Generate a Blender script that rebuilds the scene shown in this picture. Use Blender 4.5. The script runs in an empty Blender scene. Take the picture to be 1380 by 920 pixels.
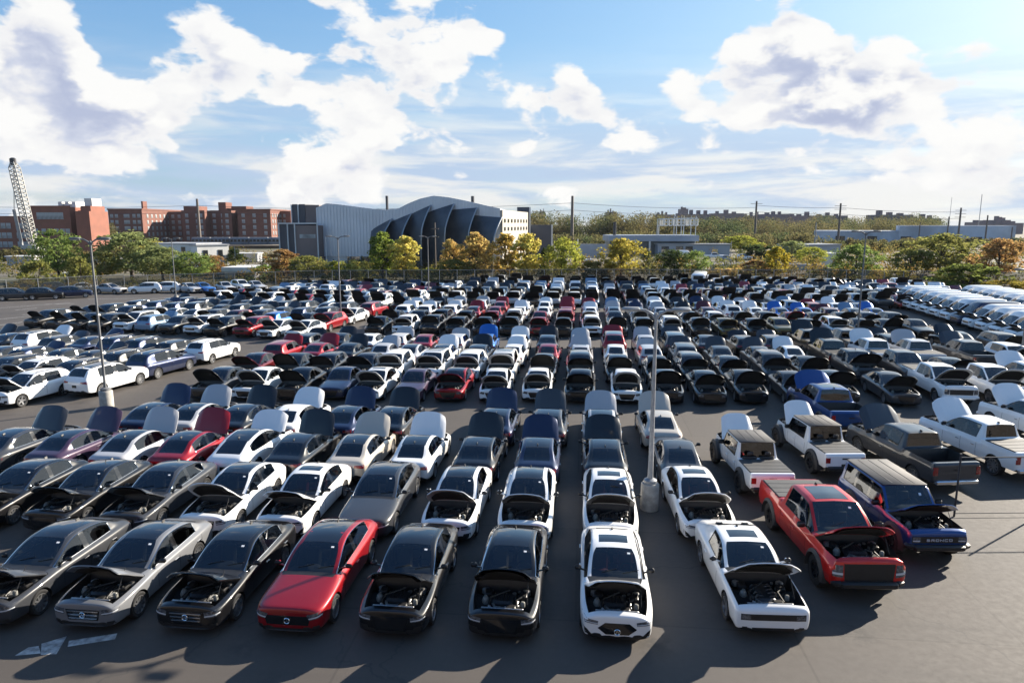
import bpy, bmesh, math, random
import numpy as np
from mathutils import Vector, Matrix
from mathutils.bvhtree import BVHTree
R = math.radians
random.seed(7)
S = bpy.context.scene
C = S.collection

# ------------------------------------------------------------------ camera
FPX, CAM_H = 924.0, 10.3                       # focal length in photo pixels (1380 wide), eye height in metres
PITCH = math.atan((460 - 302) / FPX)           # horizon at y = 302 in the photograph
YAW = math.atan((785 - 690) / (FPX / math.cos(PITCH)))
cam_d = bpy.data.cameras.new('camera')
cam_d.sensor_width = 36.0
cam_d.lens = 36.0 * FPX / 1380.0
cam_d.clip_start = 0.5
cam_d.clip_end = 20000
cam = bpy.data.objects.new('camera', cam_d)
cam.location = (0, 0, CAM_H)
cam.rotation_euler = (math.pi / 2 - PITCH, 0, YAW)
C.objects.link(cam)
S.camera = cam

# ------------------------------------------------------------------ light
SUN_AZ, SUN_EL = R(50.5), R(23.5)                  # azimuth to the right of +Y
sun_dir = Vector((math.sin(SUN_AZ) * math.cos(SUN_EL), math.cos(SUN_AZ) * math.cos(SUN_EL), math.sin(SUN_EL)))
sd = bpy.data.lights.new('sun', 'SUN')
sd.energy = 5.0
sd.angle = R(0.53)
sd.color = (1.0, 0.90, 0.76)
sun = bpy.data.objects.new('sun', sd)
sun.rotation_euler = sun_dir.to_track_quat('Z', 'Y').to_euler()
sun.location = (60, 80, 80)
C.objects.link(sun)

def px_ray(x, y):
    a = (x - 690) / FPX
    b = (y - 460) / FPX
    fw = math.cos(PITCH) - b * math.sin(PITCH)
    dn = math.sin(PITCH) + b * math.cos(PITCH)
    return Vector((a * math.cos(YAW) - fw * math.sin(YAW), a * math.sin(YAW) + fw * math.cos(YAW), -dn))

def ground(x, y, z=0.0):
    r = px_ray(x, y)
    t = (z - CAM_H) / r.z
    return Vector((r.x * t, r.y * t, z))

def at(x, y, d):
    """point on the pixel's ray at level depth d in front of the camera"""
    r = px_ray(x, y)
    t = d / (math.cos(PITCH) - (y - 460) / FPX * math.sin(PITCH))
    return Vector((r.x * t, r.y * t, CAM_H + r.z * t))

# ------------------------------------------------------------------ sky
world = bpy.data.worlds.new('World')
S.world = world
world.use_nodes = True
wn = world.node_tree.nodes
wl = world.node_tree.links
wn.clear()

class NB:
    """tiny node-building helper"""
    def __init__(s, tree):
        s.t = tree; s.n = tree.nodes; s.l = tree.links
    def new(s, typ, **kw):
        n = s.n.new(typ)
        for k, v in kw.items():
            setattr(n, k, v)
        return n
    def put(s, sock, v):
        if isinstance(v, bpy.types.NodeSocket):
            s.l.new(v, sock)
        elif v is not None:
            sock.default_value = v
    def m(s, op, a, b=None, c=None, clamp=False):
        n = s.new('ShaderNodeMath', operation=op, use_clamp=clamp)
        s.put(n.inputs[0], a); s.put(n.inputs[1], b)
        if c is not None: s.put(n.inputs[2], c)
        return n.outputs[0]
    def vm(s, op, a, b=None, out=0):
        n = s.new('ShaderNodeVectorMath', operation=op)
        s.put(n.inputs[0], a)
        if b is not None: s.put(n.inputs[1], b)
        return n.outputs[out]
    def mix(s, f, a, b):
        n = s.new('ShaderNodeMix', data_type='RGBA')
        s.put(n.inputs[0], f); s.put(n.inputs[6], a); s.put(n.inputs[7], b)
        return n.outputs[2]
    def noise(s, vec, scale, detail=6, rough=.55, dist=0.0, out=0):
        n = s.new('ShaderNodeTexNoise')
        if vec is not None: s.l.new(vec, n.inputs['Vector'])
        n.inputs['Scale'].default_value = scale; n.inputs['Detail'].default_value = detail
        n.inputs['Roughness'].default_value = rough; n.inputs['Distortion'].default_value = dist
        return n.outputs[out]
    def smooth(s, v, a, b, lo=0.0, hi=1.0):
        n = s.new('ShaderNodeMapRange', interpolation_type='SMOOTHSTEP')
        s.put(n.inputs[0], v)
        n.inputs[1].default_value = a; n.inputs[2].default_value = b
        n.inputs[3].default_value = lo; n.inputs[4].default_value = hi
        return n.outputs[0]
    def ramp(s, v, stops):
        n = s.new('ShaderNodeValToRGB')
        e = n.color_ramp.elements
        while len(e) < len(stops): e.new(0.5)
        for el, (p, c) in zip(e, stops):
            el.position = p; el.color = (*c, 1) if len(c) == 3 else c
        s.put(n.inputs[0], v)
        return n.outputs[0]

w = NB(world.node_tree)
CL0, CL1, CLOUD_B, SKY_TINT = .634, .702, 6.7, (1.02, 1.62, 2.5)
sky = w.new('ShaderNodeTexSky', sky_type='NISHITA')
sky.sun_disc = False
sky.sun_elevation = SUN_EL
sky.sun_rotation = SUN_AZ
sky.air_density = 1.0; sky.dust_density = 1.4; sky.ozone_density = 1.2
tc = w.new('ShaderNodeTexCoord')
dirv = w.vm('NORMALIZE', tc.outputs['Generated'])
sep = w.new('ShaderNodeSeparateXYZ'); wl.new(dirv, sep.inputs[0])
dz = w.m('MAXIMUM', sep.outputs[2], 0.0)
# cloud coordinates: the view direction, a little flattened so that the heaps are wider than tall
cmb = w.new('ShaderNodeCombineXYZ')
wl.new(w.m('MULTIPLY', sep.outputs[0], 1.0), cmb.inputs[0])
wl.new(w.m('MULTIPLY', sep.outputs[1], 1.0), cmb.inputs[1])
wl.new(w.m('MULTIPLY', dz, 1.75), cmb.inputs[2])

def billow(vec, scale):
    v = w.new('ShaderNodeTexVoronoi'); v.feature = 'F1'
    v.inputs['Scale'].default_value = scale
    wl.new(vec, v.inputs['Vector'])
    return v.outputs['Distance']
def cloud_density(offset, small=True):
    p = w.vm('ADD', cmb.outputs[0], offset) if offset else cmb.outputs[0]
    wob = w.vm('SCALE', w.vm('SUBTRACT', w.noise(p, 11.0, 3, .55, out=1), (.5, .5, .5)), None)
    wob.node.inputs[3].default_value = .05
    q = w.vm('ADD', p, wob)
    big = w.noise(q, CLOUD_S1, 1, .5)
    fine = w.noise(q, CLOUD_S2, 5, .55)
    s = w.m('ADD', w.m('MULTIPLY', big, .36), w.m('MULTIPLY', fine, .72))
    s = w.m('ADD', s, w.m('MULTIPLY', w.m('SUBTRACT', .45, billow(q, 11.0)), .15))
    if not small: return s
    return w.m('ADD', s, w.m('MULTIPLY', w.m('SUBTRACT', .45, billow(q, 27.0)), .06))

CLOUD_S1, CLOUD_S2 = 4.0, 10.0
# the big cloud groups of that afternoon, as directions (azimuth/elevation taken from the photograph) with angular radii
def dir_of(x, y):
    return px_ray(x, y).normalized()
blobs = [(60, 40, .10, .14), (250, 50, .08, .15), (310, 85, .07, .13), (430, 90, .09, .17), (510, 125, .07, .16), (590, 25, .10, .17), (660, 50, .05, .12),
         (40, 125, .09, .16), (150, 150, .08, .14), (250, 160, .06, .10), (1000, 60, .09, .16), (1090, 95, .09, .17), (1170, 100, .07, .13), (850, 165, .08, .16), (950, 165, .08, .15),
         (765, 112, .06, .26), (1290, 95, .06, .15), (1210, 40, .03, .14), (670, 108, .025, .16), (400, 205, .11, .12), (560, 235, .10, .09), (700, 180, .06, .12), (1330, 190, .10, .12),
         (150, 235, .13, .11), (1100, 190, .08, .13), (1180, 130, .06, .1),
         (345, 150, .05, -.12), (160, 95, .035, -.12), (390, 30, .04, -.12), (640, 130, .05, -.14), (790, 30, .11, -.24), (1280, 25, .10, -.12), (1060, 220, .08, -.08), (840, 85, .05, -.16), (300, 215, .04, -.08)]
def blob_sum(v):
    tot = None
    for (x, y, rad, wt) in blobs:
        d = dir_of(x, y)
        dist = w.vm('DISTANCE', v, tuple(d), out=1)
        t = w.smooth(dist, rad * 1.5, 0.0, 0.0, wt)
        tot = t if tot is None else w.m('ADD', tot, t)
    return tot
bs = blob_sum(dirv)
thin = w.m('MULTIPLY', w.smooth(dz, .35, .75), -.07)      # broken cloud: thinner overhead than towards the horizon
d0 = w.m('ADD', w.m('ADD', cloud_density(None), bs), thin)
lit_off = (sun_dir.x * .025, 0.0, .06)
d1 = w.m('ADD', w.m('ADD', cloud_density(lit_off, False), bs), thin)
cover = w.smooth(d0, CL0, CL1)
# the side of a cloud towards the sun thins out and is bright, the far side and the base are grey-blue
shade = w.smooth(w.m('SUBTRACT', d0, d1), -.06, .115)
thick = w.smooth(d0, CL1 - .01, CL1 + .16)
k = w.m('SUBTRACT', 1.0, w.m('MULTIPLY', w.m('SUBTRACT', 1.0, shade), w.m('ADD', .15, w.m('MULTIPLY', thick, .85))), clamp=True)
cloud_col = w.ramp(k, [(0.0, (.52, .58, .77)), (.42, (.70, .745, .88)), (.75, (.96, .96, .98)), (1.0, (1.09, 1.08, 1.06))])
cs = w.new('ShaderNodeVectorMath', operation='SCALE'); wl.new(cloud_col, cs.inputs[0]); cs.inputs[3].default_value = CLOUD_B
cloud_col = cs.outputs[0]
# layered low cloud and veil towards the horizon: cream streaks over lavender grey
sc_ = w.new('ShaderNodeCombineXYZ')
wl.new(w.m('MULTIPLY', sep.outputs[0], 2.4), sc_.inputs[0]); wl.new(w.m('MULTIPLY', sep.outputs[1], 2.4), sc_.inputs[1]); wl.new(w.m('MULTIPLY', dz, 17.0), sc_.inputs[2])
st1 = w.noise(sc_.outputs[0], 1.6, 6, .6, .4)
st_col = w.mix(w.smooth(st1, .42, .60), (.55 * CLOUD_B, .68 * CLOUD_B, .90 * CLOUD_B, 1), (.98 * CLOUD_B, .97 * CLOUD_B, .96 * CLOUD_B, 1))
hz = w.smooth(dz, .27, .05)
veil = w.m('MULTIPLY', hz, w.smooth(w.noise(sc_.outputs[0], .9, 4, .6), .30, .55, .25, .9))
sky_s = w.vm('MULTIPLY', sky.outputs[0], SKY_TINT)
sk2 = w.vm('SCALE', sky_s, None); sk2.node.inputs[3].default_value = 1 / 13.5
sky_b = w.vm('DIVIDE', sky_s, w.vm('ADD', sk2, (1, 1, 1)))
base = w.mix(veil, sky_b, st_col)
col = w.mix(w.m('MULTIPLY', cover, .97), base, cloud_col)
bg = w.new('ShaderNodeBackground')
bg.inputs['Strength'].default_value = 0.05
wl.new(col, bg.inputs['Color'])
wo = w.new('ShaderNodeOutputWorld')
wl.new(bg.outputs[0], wo.inputs['Surface'])

S.view_settings.view_transform = 'Standard'
S.view_settings.look = 'None'
S.view_settings.exposure = 1.45
S.view_settings.gamma = 1.0
S.view_settings.use_curve_mapping = False
S.render.engine = 'CYCLES'
S.cycles.max_bounces = 4
S.cycles.diffuse_bounces = 2
S.cycles.glossy_bounces = 3
S.cycles.transparent_max_bounces = 6
S.cycles.sample_clamp_indirect = 6.0

# ------------------------------------------------------------------ materials
MATS = {}
def mat(name, color=(.5, .5, .5), rough=.6, metal=0.0, spec=.5, coat=0.0, var=0.0, vscale=3.0, bump=0.0, bscale=40.0, emit=None, col2=None, obj_color=False, coords='Object', stretch=None):
    if name in MATS: return MATS[name]
    m = bpy.data.materials.new(name)
    m.use_nodes = True
    b = NB(m.node_tree)
    bsdf = b.n['Principled BSDF']
    bsdf.inputs['Roughness'].default_value = rough
    bsdf.inputs['Metallic'].default_value = metal
    bsdf.inputs['Specular IOR Level'].default_value = spec
    if coat:
        bsdf.inputs['Coat Weight'].default_value = coat
        bsdf.inputs['Coat Roughness'].default_value = .03
    t = b.new('ShaderNodeTexCoord').outputs[coords]
    if stretch:
        t = b.vm('MULTIPLY', t, stretch)
    if obj_color:
        oi = b.new('ShaderNodeObjectInfo')
        c = oi.outputs['Color']
    else:
        c = (*color, 1)
    if var:
        f = b.smooth(b.noise(t, vscale, 6, .6), .3, .7)
        if obj_color:
            c2 = b.vm('SCALE', c, None); c2.node.inputs[3].default_value = 1 - var
        else:
            c2 = (*col2, 1) if col2 else tuple(v * (1 - var) for v in color) + (1,)
        c = b.mix(f, c, c2)
    b.put(bsdf.inputs['Base Color'], c)
    if bump:
        bp = b.new('ShaderNodeBump')
        bp.inputs['Strength'].default_value = bump
        bp.inputs['Distance'].default_value = .02
        b.put(bp.inputs['Height'], b.noise(t, bscale, 5, .6))
        b.put(bsdf.inputs['Normal'], bp.outputs[0])
    if emit:
        bsdf.inputs['Emission Color'].default_value = (*emit[0], 1)
        bsdf.inputs['Emission Strength'].default_value = emit[1]
    MATS[name] = m
    return m

def glass_mat(name, tint=(.12, .14, .15), clear=.5):
    m = bpy.data.materials.new(name); m.use_nodes = True
    b = NB(m.node_tree); b.n.clear()
    tr = b.new('ShaderNodeBsdfTransparent'); tr.inputs[0].default_value = (*tint, 1)
    gl = b.new('ShaderNodeBsdfGlossy'); gl.inputs['Roughness'].default_value = .02
    gl.inputs['Color'].default_value = (.92, .95, 1, 1)
    lw = b.new('ShaderNodeFresnel'); lw.inputs['IOR'].default_value = 1.55
    mx = b.new('ShaderNodeMixShader')
    b.put(mx.inputs[0], b.m('ADD', b.m('MULTIPLY', lw.outputs[0], 1.0), .03, clamp=True))
    b.l.new(tr.outputs[0], mx.inputs[1]); b.l.new(gl.outputs[0], mx.inputs[2])
    o = b.new('ShaderNodeOutputMaterial'); b.l.new(mx.outputs[0], o.inputs[0])
    MATS[name] = m
    return m

def paint_mat():
    m = bpy.data.materials.new('car_paint'); m.use_nodes = True
    b = NB(m.node_tree); p = b.n['Principled BSDF']
    oi = b.new('ShaderNodeObjectInfo')
    t = b.new('ShaderNodeTexCoord').outputs['Object']
    dust = b.smooth(b.noise(t, 2.5, 6, .65), .45, .8, 0.0, .03)
    c = b.mix(dust, oi.outputs['Color'], (.22, .21, .19, 1))
    geo = b.new('ShaderNodeNewGeometry')
    c = b.mix(geo.outputs['Backfacing'], c, (.03, .03, .032, 1))   # trimmed inside of the shell
    b.put(p.inputs['Base Color'], c)
    sh = b.new('ShaderNodeSeparateColor', mode='HSV'); b.l.new(oi.outputs['Color'], sh.inputs[0])
    b.put(p.inputs['Metallic'], b.smooth(sh.outputs[1], .3, .8, 0.0, .40))   # coloured paints carry metal flake
    p.inputs['Specular IOR Level'].default_value = .25
    p.inputs['Roughness'].default_value = .35
    b.put(p.inputs['Coat Weight'], b.m('SUBTRACT', 1.0, geo.outputs['Backfacing']))
    b.put(p.inputs['Coat Roughness'], b.smooth(b.noise(t, 6, 4, .6), .3, .8, .01, .05))
    MATS['car_paint'] = m
    return m
PAINT = paint_mat()
GLASS = glass_mat('window_glass', (.30, .34, .35))
PRIV = glass_mat('privacy_glass', (.06, .07, .075))
BLACK = mat('black_plastic', (.016, .016, .017), .45, var=.3, vscale=8)
GLOSSBLK = mat('gloss_black', (.006, .006, .007), .12, coat=1.0)
DARK = mat('wheel_well', (.008, .008, .008), .9)
RUBBER = mat('tyre_rubber', (.017, .017, .018), .75, var=.4, vscale=9)
ALLOY = mat('alloy', (.45, .46, .48), .28, metal=.9)
DALLOY = mat('dark_alloy', (.03, .03, .033), .3, metal=.6)
CHROME = mat('chrome', (.75, .76, .78), .12, metal=1.0)
LAMP = mat('lamp_glass', (.13, .14, .155), .08, coat=1.0, var=.8, vscale=14)
LED = mat('led_strip', (.55, .57, .60), .2, coat=1.0)
RED = mat('tail_lamp', (.34, .010, .012), .12, coat=1.0, var=.5, vscale=12)
ENG = mat('engine_metal', (.14, .14, .145), .45, metal=.6, var=.6, vscale=14)
ENGC = mat('engine_cover', (.03, .03, .032), .32, var=.3, vscale=10)
TANK = mat('reservoir_plastic', (.22, .22, .20), .45, var=.4, vscale=20)
HOSE = mat('hose', (.012, .012, .012), .5)
BRASS = mat('engine_alloy', (.60, .60, .60), .35, metal=.8, var=.5, vscale=20)
LINER = mat('hood_liner', (.012, .012, .012), .9)
SEAT = mat('seat_cloth', (.035, .033, .032), .7)
SEATR = mat('seat_red', (.16, .012, .012), .6)
SEATT = mat('seat_tan', (.20, .16, .12), .6)
PLATE = mat('licence_plate', (.62, .60, .5), .5)
PAPER = mat('paper', (.62, .74, .66), .7)

# ------------------------------------------------------------------ mesh helpers
def link(name, me, parent=None, m=None, smooth=False, loc=None):
    o = bpy.data.objects.new(name, me)
    C.objects.link(o)
    if parent is not None: o.parent = parent
    if m is not None and len(me.materials) == 0: me.materials.append(m)
    if smooth: me.shade_smooth()
    if loc is not None: o.location = loc
    return o

def mesh(name, verts, faces, m=None):
    me = bpy.data.meshes.new(name)
    me.from_pydata([tuple(v) for v in verts], [], [tuple(f) for f in faces])
    me.update()
    if m is not None: me.materials.append(m)
    return me

class MB:
    """collects simple solids into one mesh"""
    def __init__(s): s.v = []; s.f = []
    def add(s, v, f):
        o = len(s.v); s.v += [tuple(p) for p in v]; s.f += [tuple(i + o for i in q) for q in f]
    def box(s, c, d, rz=0.0, bev=0.0, mt=None):
        x, y, z = d[0] / 2, d[1] / 2, d[2] / 2
        if bev > 0:
            b = min(bev, x * .9, y * .9, z * .9)
            v = []
            for zz, k in ((-z, b), (-z + b, 0), (z - b, 0), (z, b)):
                xx, yy = x - k, y - k
                v += [(-xx + b, -yy, zz), (xx - b, -yy, zz), (xx, -yy + b, zz), (xx, yy - b, zz), (xx - b, yy, zz), (-xx + b, yy, zz), (-xx, yy - b, zz), (-xx, -yy + b, zz)]
            f = [tuple(range(7, -1, -1)), tuple(range(24, 32))]
            for r in range(3):
                for i in range(8):
                    f.append((r * 8 + i, r * 8 + (i + 1) % 8, r * 8 + 8 + (i + 1) % 8, r * 8 + 8 + i))
        else:
            v = [(-x, -y, -z), (x, -y, -z), (x, y, -z), (-x, y, -z), (-x, -y, z), (x, -y, z), (x, y, z), (-x, y, z)]
            f = [(3, 2, 1, 0), (4, 5, 6, 7), (0, 1, 5, 4), (1, 2, 6, 5), (2, 3, 7, 6), (3, 0, 4, 7)]
        cs, sn = math.cos(rz), math.sin(rz)
        v = [(p[0] * cs - p[1] * sn, p[0] * sn + p[1] * cs, p[2]) for p in v]
        if mt is not None: v = [tuple(mt @ Vector(p)) for p in v]
        s.add([(p[0] + c[0], p[1] + c[1], p[2] + c[2]) for p in v], f)
        return s
    def tube(s, pts, r, n=8, cap=True, r2=None):
        pts = [Vector(p) for p in pts]
        v = []; f = []
        L = len(pts)
        prev = None
        for i, p in enumerate(pts):
            t = (pts[min(i + 1, L - 1)] - pts[max(i - 1, 0)]).normalized()
            a = t.cross(Vector((0, 0, 1)))
            if a.length < 1e-3: a = t.cross(Vector((0, 1, 0)))
            a.normalize()
            if prev is not None and a.dot(prev) < 0: a = -a
            prev = a
            b = t.cross(a)
            rr = r if r2 is None else r + (r2 - r) * i / max(1, L - 1)
            if isinstance(r, (list, tuple)): rr = r[i]
            for k in range(n):
                an = 2 * math.pi * k / n
                v.append(p + a * (math.cos(an) * rr) + b * (math.sin(an) * rr))
        for i in range(L - 1):
            for k in range(n):
                f.append((i * n + k, i * n + (k + 1) % n, (i + 1) * n + (k + 1) % n, (i + 1) * n + k))
        if cap:
            f.append(tuple(range(n - 1, -1, -1))); f.append(tuple((L - 1) * n + k for k in range(n)))
        s.add(v, f); return s
    def lathe(s, prof, n=16, axis='Z', c=(0, 0, 0), closed=False):
        v = []; f = []
        P = len(prof)
        for k in range(n):
            an = 2 * math.pi * k / n
            for (r, h) in prof:
                if axis == 'Z': p = (r * math.cos(an), r * math.sin(an), h)
                elif axis == 'X': p = (h, r * math.cos(an), r * math.sin(an))
                else: p = (r * math.sin(an), h, r * math.cos(an))
                v.append((p[0] + c[0], p[1] + c[1], p[2] + c[2]))
        for k in range(n):
            k2 = (k + 1) % n
            for i in range(P if closed else P - 1):
                i2 = (i + 1) % P
                f.append((k * P + i, k2 * P + i, k2 * P + i2, k * P + i2))
        s.add(v, f); return s
    def prism(s, poly, d, y0, axis='Y'):
        """poly in (x,z), extruded along y from y0 by d"""
        n = len(poly)
        v = [(p[0], y0, p[1]) for p in poly] + [(p[0], y0 + d, p[1]) for p in poly]
        if axis == 'X': v = [(q[1], q[0], q[2]) for q in v]
        if axis == 'Z': v = [(q[0], q[2], q[1]) for q in v]
        f = [tuple(range(n)), tuple(range(2 * n - 1, n - 1, -1))]
        for i in range(n):
            j = (i + 1) % n
            f.append((j, i, n + i, n + j))
        s.add(v, f); return s
    def me(s, name, m=None, smooth=None):
        me = mesh(name, s.v, s.f, m)
        bm = bmesh.new(); bm.from_mesh(me)
        bmesh.ops.recalc_face_normals(bm, faces=bm.faces[:])
        bm.to_mesh(me); bm.free()
        if smooth:
            me.shade_smooth(); me.set_sharp_from_angle(angle=R(smooth))
        return me
    def build(s, name, m=None, parent=None, smooth=None, loc=None):
        return link(name, s.me(name, m, smooth), parent, loc=loc)

def tag(o, label=None, cat=None, group=None, kind=None, color=None):
    if label: o['label'] = label
    if cat: o['category'] = cat
    if group: o['group'] = group
    if kind: o['kind'] = kind
    return o

def empty(name, loc=(0, 0, 0), rz=0.0):
    o = bpy.data.objects.new(name, None)
    o.empty_display_size = .2
    o.location = loc; o.rotation_euler = (0, 0, rz)
    C.objects.link(o)
    return o
# ------------------------------------------------------------------ vehicles
# Each body is a loft of half sections (nose at y = 0): y, half width, bottom z, shoulder z, then the upper profile
# points 5..8 as w5,z5, w6,z6, w7,z7, z8.  Faces carry slots: 0 paint 1 windscreen 2 rear glass 3 side glass 4 hood
# 5 dark 6 black trim 7 bed
SPEC = {}
SPEC['sedan'] = dict(rows=[
    (0.00, .68, .23, .66, .60, .745, .47, .775, .31, .79, .795),
    (0.035, .80, .19, .69, .70, .775, .57, .81, .385, .825, .83),
    (0.13, .865, .18, .70, .69, .775, .56, .825, .38, .85, .86),
    (0.52, .92, .18, .77, .78, .825, .62, .88, .41, .91, .92),
    (0.95, .935, .19, .81, .80, .87, .66, .925, .44, .95, .96),
    (1.40, .93, .19, .835, .81, .92, .70, .965, .50, .985, .995),
    (1.62, .925, .19, .845, .805, .945, .735, .965, .65, .975, .99),
    (2.05, .925, .19, .85, .80, .95, .665, 1.20, .585, 1.22, 1.25),
    (2.45, .925, .19, .86, .80, .955, .60, 1.36, .52, 1.40, 1.43),
    (2.80, .925, .19, .865, .80, .96, .585, 1.395, .50, 1.435, 1.46),
    (2.90, .925, .19, .865, .80, .962, .583, 1.40, .50, 1.437, 1.462),
    (3.30, .925, .19, .87, .795, .97, .58, 1.385, .49, 1.425, 1.45),
    (3.68, .925, .19, .88, .785, .98, .585, 1.325, .50, 1.37, 1.395),
    (3.90, .925, .20, .885, .775, .99, .60, 1.255, .53, 1.295, 1.315),
    (4.20, .92, .21, .89, .765, 1.0, .655, 1.12, .58, 1.145, 1.165),
    (4.42, .91, .22, .89, .755, 1.0, .69, 1.045, .61, 1.06, 1.075),
    (4.74, .87, .24, .87, .72, .985, .64, 1.015, .5, 1.03, 1.035),
    (4.84, .80, .28, .82, .66, .90, .56, .915, .42, .925, .93),
    (4.90, .66, .36, .76, .56, .80, .46, .81, .32, .815, .82)],
    hood=(2, 5), cowl=(5, 6), ws=(6, 8), rw=(12, 15), sg=[(6, 9), (10, 13)], pil=[(9, 10)], roof=(8, 12),
    axles=(.92, 3.80), wr=.335, ww=.23, L=4.90, crease=.0)
SPEC['fastback'] = dict(rows=[
    (0.00, .66, .23, .64, .58, .735, .45, .765, .29, .78, .785),
    (0.045, .81, .19, .68, .72, .785, .57, .82, .375, .835, .84),
    (0.20, .895, .18, .72, .80, .81, .62, .845, .40, .86, .865),
    (0.58, .94, .18, .79, .82, .87, .65, .905, .42, .925, .93),
    (1.00, .95, .19, .82, .815, .92, .68, .955, .46, .975, .985),
    (1.34, .95, .19, .85, .82, .96, .71, .995, .52, 1.015, 1.025),
    (1.48, .945, .19, .86, .82, .975, .75, 1.01, .67, 1.025, 1.04),
    (1.95, .94, .19, .87, .815, .985, .69, 1.25, .61, 1.27, 1.30),
    (2.40, .94, .19, .88, .81, .99, .62, 1.42, .54, 1.455, 1.485),
    (2.85, .94, .19, .885, .81, .995, .60, 1.47, .515, 1.505, 1.53),
    (2.95, .94, .19, .885, .81, .997, .60, 1.47, .515, 1.507, 1.532),
    (3.45, .94, .19, .89, .80, 1.0, .595, 1.445, .505, 1.485, 1.51),
    (3.90, .94, .19, .90, .785, 1.01, .60, 1.36, .515, 1.405, 1.43),
    (4.20, .935, .20, .905, .775, 1.02, .62, 1.275, .54, 1.32, 1.345),
    (4.55, .925, .21, .91, .765, 1.03, .66, 1.15, .58, 1.19, 1.21),
    (4.78, .91, .22, .91, .75, 1.03, .68, 1.085, .61, 1.105, 1.12),
    (5.02, .86, .26, .87, .70, .98, .62, 1.01, .5, 1.02, 1.025),
    (5.12, .78, .30, .80, .62, .88, .54, .90, .4, .905, .91),
    (5.18, .64, .38, .74, .52, .78, .44, .79, .3, .795, .80)],
    hood=(2, 5), cowl=(5, 6), ws=(6, 8), rw=(12, 15), sg=[(6, 9), (10, 13)], pil=[(9, 10)], roof=(8, 12),
    axles=(.92, 4.08), wr=.36, ww=.24, L=5.18, crease=.0)
SPEC['coupe'] = dict(rows=[
    (0.00, .80, .26, .66, .74, .72, .60, .74, .4, .75, .755),
    (0.06, .90, .22, .74, .82, .82, .66, .835, .44, .845, .85),
    (0.14, .94, .20, .78, .85, .865, .68, .885, .44, .90, .905),
    (0.60, .955, .20, .82, .86, .90, .68, .93, .44, .95, .955),
    (1.05, .96, .20, .85, .865, .935, .69, .965, .45, .985, .99),
    (1.62, .96, .20, .87, .87, .965, .73, .995, .52, 1.015, 1.02),
    (1.82, .96, .20, .88, .87, .98, .77, 1.0, .69, 1.015, 1.03),
    (2.20, .96, .20, .89, .86, .99, .70, 1.21, .62, 1.23, 1.255),
    (2.58, .96, .20, .90, .855, .995, .64, 1.36, .565, 1.40, 1.43),
    (2.95, .96, .20, .905, .85, 1.0, .625, 1.39, .545, 1.43, 1.455),
    (3.40, .96, .20, .92, .84, 1.01, .62, 1.385, .54, 1.425, 1.445),
    (3.66, .965, .20, .95, .83, 1.04, .63, 1.35, .55, 1.39, 1.41),
    (3.95, .975, .20, .97, .82, 1.06, .66, 1.265, .58, 1.30, 1.32),
    (4.35, .975, .21, .96, .81, 1.05, .70, 1.12, .62, 1.13, 1.14),
    (4.80, .95, .24, .93, .79, 1.03, .70, 1.06, .52, 1.065, 1.07),
    (4.95, .90, .28, .88, .76, .97, .66, .98, .5, .985, .99),
    (5.02, .82, .34, .82, .70, .88, .6, .89, .44, .89, .89)],
    hood=(2, 5), cowl=(5, 6), ws=(6, 8), rw=(11, 13), sg=[(6, 10)], pil=[], roof=(8, 11),
    axles=(.98, 3.93), wr=.355, ww=.25, L=5.02, crease=.25)
SPEC['suv'] = dict(rows=[
    (0.00, .62, .34, .70, .54, .80, .44, .83, .28, .845, .85),
    (0.10, .82, .26, .80, .73, .90, .58, .93, .38, .95, .955),
    (0.18, .90, .23, .84, .72, .94, .60, .99, .40, 1.01, 1.02),
    (0.55, .935, .22, .88, .80, .985, .65, 1.04, .43, 1.065, 1.075),
    (0.92, .95, .22, .91, .82, 1.025, .68, 1.075, .46, 1.10, 1.11),
    (1.20, .95, .22, .93, .83, 1.055, .71, 1.09, .52, 1.105, 1.11),
    (1.38, .95, .22, .94, .83, 1.065, .765, 1.10, .69, 1.11, 1.125),
    (1.75, .95, .22, .95, .83, 1.07, .71, 1.37, .64, 1.39, 1.41),
    (2.10, .95, .22, .955, .83, 1.075, .655, 1.56, .585, 1.61, 1.64),
    (2.50, .95, .22, .96, .83, 1.08, .645, 1.60, .57, 1.65, 1.68),
    (2.60, .95, .22, .96, .83, 1.08, .645, 1.60, .57, 1.652, 1.682),
    (3.15, .95, .22, .965, .825, 1.09, .64, 1.60, .565, 1.65, 1.68),
    (3.70, .95, .22, .97, .82, 1.11, .64, 1.575, .565, 1.625, 1.655),
    (4.10, .945, .23, .98, .81, 1.13, .645, 1.53, .57, 1.59, 1.62),
    (4.32, .94, .24, .98, .80, 1.14, .68, 1.40, .61, 1.46, 1.485),
    (4.50, .925, .26, .97, .78, 1.12, .72, 1.19, .65, 1.21, 1.22),
    (4.62, .88, .30, .93, .74, 1.02, .68, 1.06, .58, 1.07, 1.075),
    (4.70, .76, .40, .84, .64, .90, .56, .92, .4, .925, .93)],
    hood=(2, 5), cowl=(5, 6), ws=(6, 8), rw=(13, 15), sg=[(6, 9), (10, 12)], pil=[(9, 10)], roof=(8, 13),
    axles=(.90, 3.70), wr=.365, ww=.24, L=4.70, crease=.1)
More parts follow.
